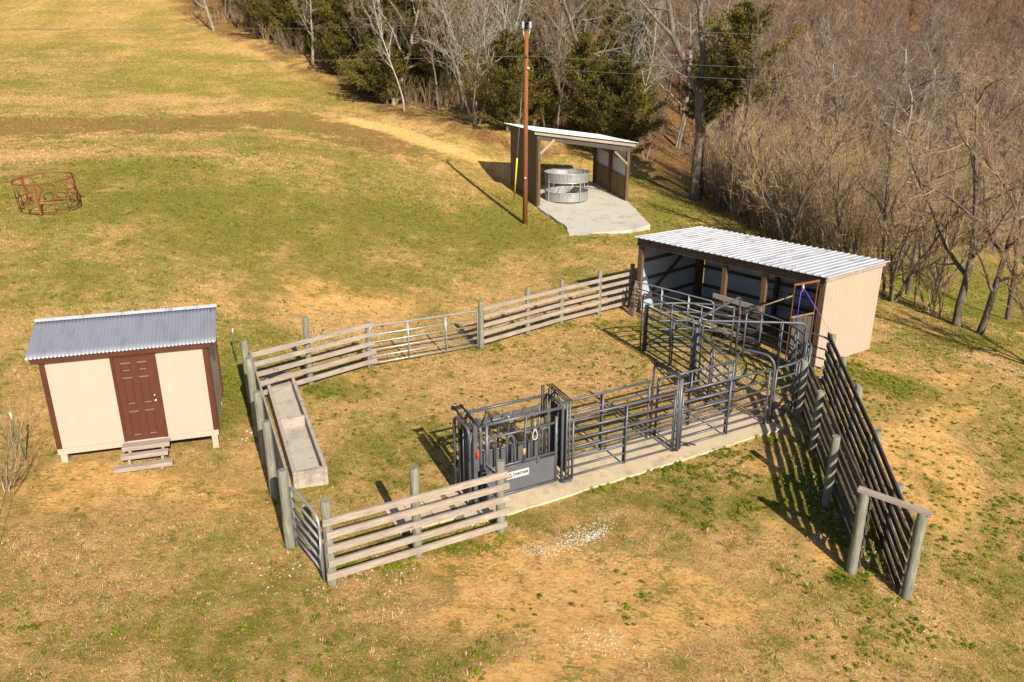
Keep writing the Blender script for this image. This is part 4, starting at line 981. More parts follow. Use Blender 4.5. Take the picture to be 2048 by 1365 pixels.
# ------------------------------------------------------------------ tall hay shelter
def shelter():
    A=SHL.copy(); B=SHR.copy(); X=B-A; X.z=0; W_=X.length; X.normalize(); Yd=Vector((-1.5,4.6,0)); Y=Yd.normalized(); D=Yd.length
    root=empty('hay_shelter',A,'tall open shelter with brown metal side and thin white roof behind the utility pole','shelter')
    zl=ztop(A.y,262); zr=ztop(B.y,286)
    def p(s,d,h): return Vector((A.x,A.y,0))+X*s+Y*d+Vector((0,0,h))
    hz_=lambda s: zl+(zr-zl)*s/W_
    g=lambda s,d: gz(p(s,d,0).x,p(s,d,0).y)
    sheet_obj('left_wall',p(-.05,0,g(0,0)),p(-.05,D,g(0,D)),p(-.05,0,zl-.05),p(-.05,D,zl-.05),.28,.03,.02,-X,M['brownmetal'],root,M['white_in'])
    sheet_obj('right_wall',p(W_+.05,0,g(W_,0)+1.35),p(W_+.05,D,g(W_,D)+1.35),p(W_+.05,0,zr-.05),p(W_+.05,D,zr-.05),.28,.03,.02,X,M['brownmetal'],root,M['white_in'])
    mb=MB(); a0,a1=p(W_-.03,.15,g(W_,0)),p(W_-.03,D,g(W_,D)); mb.beam(a0+Vector((0,0,.75)),a1+Vector((0,0,.72)),.04,1.45); mb.build('plywood_lining',M['plywood'],root)
    for s,d in ((.08,.08),(W_-.08,.08),(W_-.1,D*.5),(W_-.1,D-.1),(.08,D-.1),(.08,D*.5)):
        z=g(s,d); mb=MB(); mb.box(p(s,d,(z+hz_(s))/2-.1),(.16,.16,hz_(s)-z-.15),X); mb.build('timber_post',M['barnpost'],root)
    mb=MB(); mb.beam(p(W_-.04,0,g(W_,0)+2.45),p(W_-.04,D,g(W_,D)+2.45),.05,.14); mb.build('girt',M['lightwood'],root)
    mb=MB(); mb.beam(p(-.25,-.10,zl-.07),p(W_+.30,-.10,zr-.12),.05,.20); mb.build('fascia',M['board'],root)
    mb=MB(); mb.beam(p(-.05,.02,zl-.33),p(W_+.05,.02,zr-.36),.06,.28); mb.build('header_beam',M['board_shaded'],root); mb=MB(); mb.beam(p(-.05,D-.02,zl-.33),p(W_+.05,D-.02,zr-.36),.06,.26); mb.build('header_beam',M['board_shaded'],root)
    mb=MB(); mb.beam(p(.12,.0,zl-1.25),p(.95,.0,zl-.5),.05,.14); mb.build('knee_brace',M['board'],root)
    mb=MB(); mb.beam(p(W_-.12,.0,zr-1.20),p(W_-.95,.0,zr-.45),.05,.12); mb.build('knee_brace',M['lightwood'],root)
    rf=MB(); nrm=Vector((0,0,1)); 
    ribbed(rf,p(-.35,-.25,zl+.04),p(-.35,D+.5,zl+.04),p(W_+.4,-.25,zr+.0),p(W_+.4,D+.5,zr+.0),.23,.03,.02,nrm)
    o=rf.build('roof',M['roof_white2'],root); o.modifiers.new('t','SOLIDIFY').thickness=.01
    # feeder inside
    c=p(W_*.40,1.25,0); c.z=gz(c.x,c.y)+.07; R_=1.28
    fr=empty('mesh_hay_feeder',c,'round galvanised hay feeder with sheet bands standing in the shelter','hay feeder')
    def band(name,z0,z1,r0,r1,mat,gap=None,sub=36):
        mb=MB(); b=len(mb.v)
        for i in range(sub+1):
            t=2*math.pi*i/sub
            for z,r in ((z0,r0),(z1,r1)): mb.v.append((c.x+r*math.cos(t),c.y+r*math.sin(t),c.z+z))
        for i in range(sub): mb.face((2*i,2*i+2,2*i+3,2*i+1),False,[(i*.2,0),((i+1)*.2,0),((i+1)*.2,z1-z0),(i*.2,z1-z0)])
        o=mb.build(name,mat,fr); o.modifiers.new('t','SOLIDIFY').thickness=.012; return o
    band('lower_band',.02,.52,R_,R_,M['galvsheet']); band('upper_band',1.12,1.60,R_+.02,R_+.06,M['galvsheet'])
    for z,r in ((.53,R_+.01),(1.10,R_+.02),(1.62,R_+.05)):
        mb=MB(); mb.tube([(c.x+r*math.cos(2*math.pi*i/32),c.y+r*math.sin(2*math.pi*i/32),c.z+z) for i in range(32)],.022,6,closed=True); mb.build('hoop',M['galv'],fr)
    for i in range(12):
        t=2*math.pi*i/12; t2=t+.25
        mb=MB(); mb.tube([(c.x+R_*math.cos(t),c.y+R_*math.sin(t),c.z+.5),(c.x+R_*math.cos(t2),c.y+R_*math.sin(t2),c.z+1.12)],.018,6); mb.build('slant_bar',M['rust_dark'] if i%3 else M['galv'],fr)
    for i in range(4):
        t=2*math.pi*(i+.37)/4; mb=MB(); mb.box((c.x+(R_+.03)*math.cos(t),c.y+(R_+.03)*math.sin(t),c.z+.8),(.05,.07,1.6),(math.cos(t),math.sin(t))); mb.build('joint_plate',M['galv'],fr)
M['galvsheet']=metal_roof('weathered_galvanised_sheet',(.34,.34,.34),(.17,.155,.14),.5,.45,True)
shelter()

# ------------------------------------------------------------------ red hay ring
def hay_ring():
    c=G(102,415); R_=1.06
    nrm=Vector((gz(c.x-1,c.y)-gz(c.x+1,c.y),gz(c.x,c.y-1)-gz(c.x,c.y+1),2)).normalized()
    nrm=(nrm+Vector((-.10,0,0))).normalized()
    X=Vector((1,0,0)); X=(X-nrm*X.dot(nrm)).normalized(); Y=nrm.cross(X)
    root=empty('hay_ring',c,'rusty red round bale ring standing alone on the green field at left','hay feeder')
    def p(t,h,r=R_): return c+X*r*math.cos(t)+Y*r*math.sin(t)+nrm*h
    for h,m,r in ((.05,'rust_dark',.026),(.5,'rust',.022),(1.15,'rust',.028)):
        mb=MB(); mb.tube([p(2*math.pi*i/40,h) for i in range(40)],r,6,closed=True); mb.build('hoop',M[m],root)
    for i in range(14):
        t=2*math.pi*i/14; mb=MB(); mb.tube([p(t,.5),p(t+.30,1.15)],.018,6); mb.build('slant_bar',M['rust'],root)
        mb=MB(); mb.tube([p(t,.05),p(t,.5)],.018,6); mb.build('lower_bar',M['rust_dark' if i%2 else 'rust'],root)
    for t in (.9,2.8,4.9):
        mb=MB(); mb.beam(p(t,0,R_+.03),p(t,1.18,R_+.03),.07,.05,up=(math.cos(t),math.sin(t),0)); mb.build('joint_post',M['rust'],root)
hay_ring()

# ------------------------------------------------------------------ utility pole, wires
PB=G(1050,448)
def pole():
    root=empty('utility_pole',PB,'tall brown wooden utility pole standing left of the shelter apron','utility pole')
    zt=ztop(PB.y,62); mb=MB(); top=Vector((PB.x+.02,PB.y,zt)); mb.tube([PB+Vector((0,0,-.3)),PB.lerp(top,.5),top],.15,14,True,[.135,.12,.10]); mb.build('shaft',M['utility'],root)
    for s in (-1,1):
        mb=MB(); a=top+Vector((.08*s,0,-.45)); b=top+Vector((.17*s,0,.10)); mb.tube([a,b],.025,8); mb.build('pin',M['galv'],root)
        mb=MB(); q=[b+Vector((.01*s,0,.05*i)) for i in range(8)]; mb.tube(q,.07,10,True,[.04,.09,.05,.09,.05,.085,.05,.03]); mb.build('insulator',M['glasswhite'],root)
    zn=ztop(PB.y,112); mb=MB(); mb.box((top.x,PB.y-.15,zn),(.08,.08,.12),(1,0)); mb.build('clamp',M['wire_dark'],root)
    z3=ztop(PB.y,136); mb=MB(); mb.box((top.x+.1,PB.y-.14,z3),(.14,.06,.1),(1,0)); mb.build('bracket',M['galv'],root)
    # guy wire with yellow sleeve
    an=G(1027,415); hi=Vector((PB.x-.08,PB.y+.05,ztop(PB.y,118))); 
    mb=MB(); mb.tube([an,hi],.012,5); mb.build('guy_wire',M['galv'],root)
    z1=[an.lerp(hi,f) for f in (.08,.36)]
    mb=MB(); mb.tube(z1,.045,8); mb.build('guy_guard',M['yellow'],root)
    mb=MB(); mb.box((PB.x-.0,PB.y-.16,PB.z+ (ztop(PB.y,355)-PB.z)),(.1,.02,.08),(1,0)); mb.build('tag_plate',M['whiteplastic'],root)
    return top
TOP=pole()
def wire(name,label,pts,r,mat):
    """sagging wire through pts"""
    mb=MB(); out=[]
    for (a,b,sag) in pts:
        a=Vector(a); b=Vector(b)
        for i in range(25):
            f=i/24; q=a.lerp(b,f); q.z-=sag*4*f*(1-f); out.append(q)
    mb.tube(out,r,5); tag(mb.build(name,mat,loc=out[0]),label,'power line')
def far_on(px,py,x):
    u,fw,ve=ray(px,py); t=x/u; return Vector((x,fw*t,CAM_H+ve*t))
t1=TOP+Vector((.2,0,.42)); t0=TOP+Vector((-.2,0,.42))
wire('power_line','topmost thin pale wire passing over the utility pole insulators',[((-46,PB.y+2,t0.z+.35),t0,.5),(t1,(62,PB.y-1,t1.z-1.3),.6)],.008,M['wire'])
zn=ztop(PB.y,112); nn=Vector((TOP.x,PB.y-.2,zn))
wire('power_line','middle thin wire clamped to the utility pole below its top',[((-46,PB.y+2,zn+.0),nn,.3),(nn,(62,PB.y-1,zn-1.3),.5)],.0075,M['wire'])
z3=ztop(PB.y,136); n3_=Vector((TOP.x+.15,PB.y-.15,z3))
wire('power_line','lowest wire leaving the utility pole to the right',[(n3_,(62,PB.y-1,z3-1.4),.5)],.0075,M['wire'])

# ------------------------------------------------------------------ stakes and small wires
def stake(px0,py0,px1,py1,label,cap=True):
    b=G(px0,py0); zt=ztop(b.y,py1); v=(682-py1)/F_PX; d=CAM_H-zt; Zc=b.y*CP+d*SP; xt=(px1-1024)/F_PX*Zc
    root=empty('fence_stake',b,label,'stake','thin green stakes of the wire fences')
    mb=MB(); top=Vector((xt,b.y,zt)); mb.tube([b+Vector((0,0,-.05)),top],.016,6); mb.build('shaft',M['green_t'],root)
    mb=MB(); mb.tube([b.lerp(top,.86),b.lerp(top,1.0)+(top-b).normalized()*.02],.026,6); mb.build('cap',M['whiteplastic'],root)
    return b,top
s1=stake(53,921,20,826,'thin green stake with white cap left of the cream shed')
s2=stake(473,724,465,658,'thin green stake with white cap behind the fence corner')
e=G(-60,1300); mb=MB(); 
for h in (.35,.7): mb.tube([s1[0]+Vector((-.1,0,h)),e+Vector((0,0,h-.1))],.004,4)
tag(mb.build('fence_wire',M['wire_dark'],loc=s1[0]),'slack fence wires running from the left stake to the lower left corner','wire')

# rock
mb=MB(); c=G(1633,1078); rnd=random.Random(5)
import bmesh
bm=bmesh.new(); bmesh.ops.create_icosphere(bm,subdivisions=3,radius=1)
for v_ in bm.verts:
    n_=float(fbm(np.array([v_.co.x*1.5+4]),np.array([v_.co.y*1.5+v_.co.z*1.3]),5,5)[0]); v_.co*= .35+1.3*n_; v_.co.x*=.20; v_.co.y*=.15; v_.co.z*=.10
me=bpy.data.meshes.new('rock'); bm.to_mesh(me); bm.free(); o=link('rock',me,M['rockbrown'],None,c); tag(o,'low brown rock in the bare soil left of the loading alley','rock')

# ------------------------------------------------------------------ grass, weeds, pebbles
RNG=np.random.default_rng(7)
# keep-out: slabs, shed
def keep(x,y):
    A=G(122,925); B=G(441,893); X=(B-A); X.z=0; Ls=X.length; X.normalize()
    u=(x-A.x)*X.x+(y-A.y)*X.y; v=-(x-A.x)*X.y+(y-A.y)*X.x; jt=.14*(vnoise(x*4,y*4,5)-.35); k=~((u>0)&(u<Ls)&(v>0)&(v<2.45))
    u=(x-1.10)*A_DIR.x+(y-15.45)*A_DIR.y; v=(x-1.10)*A_N.x+(y-15.45)*A_N.y
    k&=~((u>-2.5)&(u<6.4)&(v>-.60+.03*(u+2.5)+jt)&(v<.90-jt))
    k&=~((u>-4.0)&(u<-2.5)&(v>-.28)&(v<.72))
    # shelter floor
    Pp=[(q[0],q[1]) for q in P]; ins=np.zeros(x.shape,bool); n=len(Pp)
    for i in range(n):
        x0,y0=Pp[i]; x1,y1=Pp[(i+1)%n]; cond=((y0>y)!=(y1>y))&(x<(x1-x0)*(y-y0)/((y1-y0) if y1!=y0 else 1e-9)+x0); ins^=cond
    return k&~ins
def grass():
    Vs=[];Cs=[]
    def field(n,x0,x1,y0,y1,h0,h1,w0,seed,power=1.0):
        r=np.random.default_rng(seed)
        y=y0+(y1-y0)*r.random(n)**power; x=(r.random(n)*2-1)*(y*.72+3.5); 
        ok=(x>x0)&(x<x1)&keep(x,y); x=x[ok]; y=y[ok]; z=hgrid(x,y)
        g,d,k,lf,gr=masks(x,y,z)
        fine=.5+1.0*(.30*vnoise(x*2.4,y*3.0,77)+.40*vnoise(x*6,y*7,78)+.3*vnoise(x*13,y*15,79)-.5); g2=g+1.6*(fine-.5)
        isg=(g2+.35*(r.random(len(x))-.5))>.55
        dens=np.where(isg,1.0,.60)*(1-np.clip((d+.6*(fine-.5)-.25)*3,0,.93))*(1-np.clip(gr*1.2,0,.8))*(1-np.clip(lf*1.2,0,.9))
        ok=r.random(len(x))<dens; x,y,z,isg,k,fine=[q[ok] for q in (x,y,z,isg,k,fine)]; m=len(x)
        h=(h0+(h1-h0)*r.random(m))*np.where(isg,1.0,.8); a=r.random(m)*2*np.pi; lean=r.random(m)*np.where(isg,.9,1.7)*h
        wd=w0*(.7+.6*r.random(m)); la=r.random(m)*2*np.pi*1.0
        bx,by=np.cos(a)*wd,np.sin(a)*wd; base_=np.c_[x,y,z-.006]
        v0=base_+np.c_[bx,by,0*x]; v1=base_-np.c_[bx,by,0*x]; v2=base_+np.c_[np.cos(la)*lean,np.sin(la)*lean,h]
        Vs.append(np.stack([v0,v1,v2],1).reshape(-1,3))
        t=r.random(m)[:,None]; gcol=np.array([.085,.125,.010])*(1-t)+np.array([.34,.36,.075])*t
        drk=(k+.8*(fine-.5)+.3*(r.random(m)-.5)>.55)[:,None]
        s_=np.array([.40,.23,.09])*(1-t)+np.array([.92,.66,.38])*t; sd_=np.array([.14,.095,.035])*(1-t)+np.array([.42,.31,.12])*t
        col=np.where(isg[:,None],gcol*(.45+1.1*fine[:,None]),np.where(drk,sd_,s_)); Cs.append(np.repeat(col*np.array([.90,.84,.68]),3,0))
    field(380000,-13,14,8.5,22,.016,.042,.0085,1,.85)
    field(300000,-22,24,21,42,.025,.06,.016,2,.8)
    field(150000,-50,40,40,85,.05,.12,.03,3,.8)
    def tufts(n,y0,y1,seed,hs):
        r=np.random.default_rng(seed); y=y0+(y1-y0)*r.random(n)**.85; x=(r.random(n)*2-1)*(y*.72+3.5); ok=keep(x,y)
        g,d,k,lf,gr=masks(x,y,hgrid(x,y)); cl=vnoise(x*1.3,y*1.3,222)
        ok&=(r.random(n)<np.clip(1.1-np.clip(d*1.6,0,1),0,1))&(cl+.25*r.normal(size=n)>.45)&(lf<.4); x,y,g=x[ok],y[ok],g[ok]; m=len(x); K=12
        isg=(g+.5*(r.random(m)-.5)>.52); R_=.03+.05*r.random(m); H=hs*(.5+r.random(m)); tn=.6+.6*r.random(m)
        rep=lambda q: np.repeat(q,K)
        a=r.random(m*K)*2*np.pi; rr=rep(R_)*np.sqrt(r.random(m*K)); bx=rep(x)+np.cos(a)*rr; by=rep(y)+np.sin(a)*rr; bz=hgrid(bx,by)-.006
        h=rep(H)*(.5+.6*r.random(m*K)); ln=h*(.35+.8*r.random(m*K)); wd=.005+.0002*rep(y); p=a+np.pi/2
        v0=np.c_[bx+np.cos(p)*wd,by+np.sin(p)*wd,bz]; v1=np.c_[bx-np.cos(p)*wd,by-np.sin(p)*wd,bz]; v2=np.c_[bx+np.cos(a)*ln,by+np.sin(a)*ln,bz+h]
        Vs.append(np.stack([v0,v1,v2],1).reshape(-1,3)); t=r.random(m*K)[:,None]
        col=np.where(rep(isg)[:,None],np.array([.06,.095,.010])*(1-t)+np.array([.24,.29,.03])*t,np.array([.26,.16,.065])*(1-t)+np.array([.66,.49,.27])*t)*rep(tn)[:,None]; Cs.append(np.repeat(col,3,0))
    tufts(16000,8.5,24,5,.060); tufts(14000,22,46,6,.075)
    V=np.concatenate(Vs); C=np.concatenate(Cs); T=np.arange(len(V)).reshape(-1,3)
    o=np_mesh('grass',V,T,M['blades'],attr=dict(col=C)); tag(o,kind='stuff'); o['label']='short mixed green and straw coloured grass over the whole field'
grass()
def weeds():
    r=np.random.default_rng(12); cl=[]
    for ps in (L,R_POSTS,[F0,F1,F2],[B0,B1],AL+[P4],AR+[R6]):
        for b_,t_ in ps:
            for i in range(7): cl.append((b_.x+r.normal()*.13,b_.y+r.normal()*.13,.03+.05*r.random(),r.choice([.5,.8,1])))
    def cluster(px,py,n,rx,ry,bright,size=.09):
        c=G(px,py)
        for i in range(n): cl.append((c.x+r.normal()*rx,c.y+r.normal()*ry,size*(.5+r.random()),bright))
    for a in [(460,770,60,.35,.7,1,.08),(650,785,30,.6,.2,.6,.08),(1690,1165,10,.18,.12,.5,.12),(1660,1010,150,.28,.8,.95,.07),(1700,1080,40,.2,.3,.9,.07),(1790,770,60,.5,.35,1,.10),(1720,740,60,.35,.5,.9,.10),(1850,800,12,.7,.4,.8,.1),
              (1410,670,60,.7,.3,1,.08),(1310,650,50,.5,.6,1,.08),(1300,680,40,.4,.5,1,.08),(1290,595,20,.4,.3,1,.08),(1350,720,25,.5,.4,.9,.08),(1440,905,36,.6,.2,.6,.10),(1330,930,22,.4,.12,.6,.10),(1360,945,20,.5,.12,.6,.09),(1480,960,30,.7,.25,.5,.10),(1460,1010,18,.6,.3,.35,.1),
              (1200,975,12,.2,.1,1,.10),(730,1130,40,.5,.1,.9,.09),(880,1095,26,.35,.1,.9,.09),(640,1000,8,.3,.2,.8,.08),(1000,1035,5,.3,.1,.9,.09),(950,1050,16,.6,.1,.8,.08),(1400,940,14,.4,.2,.8,.1),(1545,880,10,.2,.1,1,.1),
              (1050,650,40,.9,.3,.8,.09),(1180,650,30,.6,.2,.8,.09),(1000,690,20,.4,.2,.9,.09),(1240,740,25,.6,.4,.5,.1),(1460,730,20,.3,.3,.8,.1),(1560,780,15,.2,.4,.8,.09),(1650,880,30,.2,.5,.9,.09)]: cluster(*a)
    for i in range(5200):
        px=r.uniform(-60,2100); py=r.uniform(900,1420)
        if px<900 and r.random()<.72: continue
        if 850<px<1350 and 1130<py<1350 and r.random()<.6: continue
        u,fw,ve=ray(px,py); t=(-.2-CAM_H)/ve
        if float(fbm(np.array([u*t*.9]),np.array([fw*t*.9]),91,4)[0])<.52+.12*r.random(): continue
        cl.append((u*t,fw*t,.02+.085*r.random()**3,r.choice([.3,.55,.8,.95])))
    for i in range(500):
        px=r.uniform(1600,2100); py=r.uniform(690,1100); u,fw,ve=ray(px,py); t=(-.6-CAM_H)/ve; cl.append((u*t,fw*t,.04+.07*r.random(),r.choice([.35,.7,.95])))
    for i in range(420):
        px=r.uniform(560,1350); py=r.uniform(640,980); u,fw,ve=ray(px,py); t=(0-CAM_H)/ve; cl.append((u*t,fw*t,.03+.06*r.random(),r.choice([.3,.6])))
    cl=np.array(cl); ok=keep(cl[:,0],cl[:,1]); cl=cl[ok]; z=hgrid(cl[:,0],cl[:,1])
    Vs=[];Cs=[]
    for (x,y,s,b),zz in zip(cl,z):
        n=int(14+300*s); a=r.random(n)*2*np.pi; el=.45+.55*r.random(); rr=s*np.abs(r.normal(size=n))*.62; rr*=np.where(np.abs(np.sin(a+s*90))<.6,1,el); hh=s*.5*np.clip(1-(rr/s)**2,0,1)*r.random(n)+.012
        cx=x+rr*np.cos(a); cy=y+rr*np.sin(a); L_=.014+.016*r.random(n); d=r.random(n)*2*np.pi; tl=r.uniform(-.3,.7,n)
        ex=np.c_[np.cos(d),np.sin(d),tl*.8]*L_[:,None]; sx=np.c_[-np.sin(d),np.cos(d),r.uniform(-.4,.4,n)]*L_[:,None]*.55; c=np.c_[cx,cy,zz+hh]
        Vs.append(np.stack([c-ex*.3,c+sx+ex*.4,c+ex*1.2,c-sx+ex*.4],1).reshape(-1,3))
        t=(r.random(n)*.6+.4*r.random())[:,None]; col=(np.array([.075,.10,.016])*(1-b)+np.array([.21,.26,.012])*b)*(.55+.9*t); Cs.append(np.repeat(col,4,0))
    V=np.concatenate(Vs); C=np.concatenate(Cs); T=np.arange(len(V)).reshape(-1,4)
    o=np_mesh('weeds',V,T,M['leaves'],attr=dict(col=C)); tag(o,kind='stuff'); o['label']='low bright green weeds and clover in clumps over the pen and yard'
weeds()
def pebbles():
    r=np.random.default_rng(4); L_=[]
    def sc(c,n,rx,ry,ang,s0,s1):
        ca,sa=math.cos(ang),math.sin(ang)
        for i in range(n):
            a,b=r.normal()*rx*.7,r.normal()*ry*.7; L_.append((c[0]+a*ca-b*sa,c[1]+a*sa+b*ca,r.uniform(s0,s1)))
    sc(gp(1150,1075),420,.85,.20,.75,.006,.019); sc(gp(1190,1070),260,.32,.10,.75,.006,.018); sc(gp(1070,1098),120,.35,.15,.4,.006,.016); sc(gp(1190,1120),700,1.4,.8,0,.004,.011); sc(gp(1440,745),1300,.9,.9,.5,.008,.020); sc(gp(1560,830),500,.5,.9,0,.008,.02)
    sc(gp(1950,715),450,2.8,.5,-.5,.010,.024); sc(gp(1700,1060),500,.3,1.8,.1,.010,.025); sc(gp(700,1140),120,1.2,.4,.2,.010,.025); sc(gp(1200,1290),120,.5,.3,0,.008,.02); sc(gp(490,870),16,.35,.5,0,.012,.045); sc(gp(380,985),25,.9,.3,0,.008,.02); sc(gp(1430,945),14,.4,.2,0,.01,.025)
    sc(gp(1850,900),220,1.4,1.6,0,.008,.02)
    for i in range(700):
        px=r.uniform(0,2048); py=r.uniform(860,1400); u,fw,ve=ray(px,py); t=(-.1-CAM_H)/ve; L_.append((u*t,fw*t,r.uniform(.004,.010)))
    A=np.array(L_); z=hgrid(A[:,0],A[:,1]); n=len(A)
    oct_=np.array([(1,0,0),(0,1,0),(-1,0,0),(0,-1,0),(0,0,.8),(0,0,-.6)]); tri=np.array([(0,1,4),(1,2,4),(2,3,4),(3,0,4),(1,0,5),(2,1,5),(3,2,5),(0,3,5)])
    jit=r.uniform(.65,1.35,(n,6,3)); th=r.random(n)*6.28; V=oct_[None]*jit
    x=V[:,:,0]*np.cos(th)[:,None]-V[:,:,1]*np.sin(th)[:,None]; y=V[:,:,0]*np.sin(th)[:,None]+V[:,:,1]*np.cos(th)[:,None]; V=np.stack([x,y,V[:,:,2]],2)*A[:,2][:,None,None]
    V+=np.c_[A[:,0],A[:,1],z+A[:,2]*.3][:,None,:]
    T=(tri[None]+np.arange(n)[:,None,None]*6).reshape(-1,3)
    o=np_mesh('pebbles',V.reshape(-1,3),T,M['stone']); tag(o,kind='stuff'); o['label']='small pale pebbles and gravel scattered over the ground'
pebbles()
# ------------------------------------------------------------------ trees
def frame_of(d):
    d=d/np.linalg.norm(d); q=np.array([0,0,1.]) if abs(d[2])<.9 else np.array([1.,0,0])
    x=np.cross(d,q); x/=np.linalg.norm(x); return x,np.cross(d,x)
class TM:
    def __init__(s): s.V=[]; s.Q=[]; s.n=0
    def tube(s, pts, rad, k):
        P_=np.array(pts); m=len(P_); d=np.gradient(P_,axis=0); x,y=frame_of(d[0]+1e-9)
        a=np.arange(k)*2*np.pi/k; ca,sa=np.cos(a),np.sin(a)
        ring=x[None]*ca[:,None]+y[None]*sa[:,None]
        V=P_[:,None,:]+ring[None]*np.array(rad)[:,None,None]
        s.V.append(V.reshape(-1,3)); b=s.n; s.n+=m*k
        i=np.arange(m-1)[:,None]*k; j=np.arange(k)[None]; j2=(j+1)%k
        s.Q.append(np.stack([b+i+j,b+i+j2,b+i+k+j2,b+i+k+j],2).reshape(-1,4))
    def arrays(s): return np.concatenate(s.V), np.concatenate(s.Q)
def grow(tr, tw, r, p, d, L, rad, lvl, cfg):
    ns=cfg['seg'][lvl]; pts=[p]; dirs=[d]; q=p.copy(); dd=d.copy()
    for i in range(ns):
        dd=dd+r.normal(size=3)*cfg['wander'][lvl]; dd[2]+=cfg['up'][lvl]; dd/=np.linalg.norm(dd)
        q=q+dd*L/ns; pts.append(q.copy()); dirs.append(dd.copy())
    tip=cfg['tip'][lvl]; rads=[rad*(1-(1-tip)*(i/ns)**.8) for i in range(ns+1)]
    k=(9,6,4,3,3)[min(lvl,4)]; dst=tr if lvl<=cfg['trunk_lv'] else tw
    dst.tube(pts,rads,k)
    if lvl>=cfg['levels']: return
    n=cfg['kids'][lvl]; n=max(1,int(n*(.8+.4*r.random()))); f0=cfg['start'][lvl]; phi=r.random()*6.28
    for i in range(n):
        f=f0+(1-f0)*((i+r.random()*.7)/n); f=min(f,.985); s=f*ns; j=int(s); w_=s-j
        pp=pts[j]*(1-w_)+pts[j+1]*w_; bd=dirs[j+1]; x,y=frame_of(bd); phi+=2.4+r.normal()*.3
        ang=cfg['ang'][lvl]*(.7+.6*r.random()); nd=bd*math.cos(ang)+(x*math.cos(phi)+y*math.sin(phi))*math.sin(ang)
        rr=rads[j]*(1-w_)+rads[j+1]*w_
        cl=L*cfg['len'][lvl]*(.6+.6*r.random())*(1-.45*(f-f0)/(1-f0+1e-6))
        grow(tr,tw,r,pp,nd,cl,max(cfg['minr'],min(rr*.72,cfg['rk'][lvl]*cl)),lvl+1,cfg)
CF=dict(levels=4,trunk_lv=1,seg=[9,7,5,4,2],wander=[.09,.15,.16,.18,.2],up=[.03,.06,.05,.04,.03],tip=[.25,.25,.3,.4,.5],kids=[13,8,7,6],start=[.28,.2,.15,.1],ang=[.85,.75,.75,.7],len=[.48,.45,.45,.5],rk=[.020,.017,.014,.012],minr=.006)
def cfg(**k): c=dict(CF); c.update(k); return c
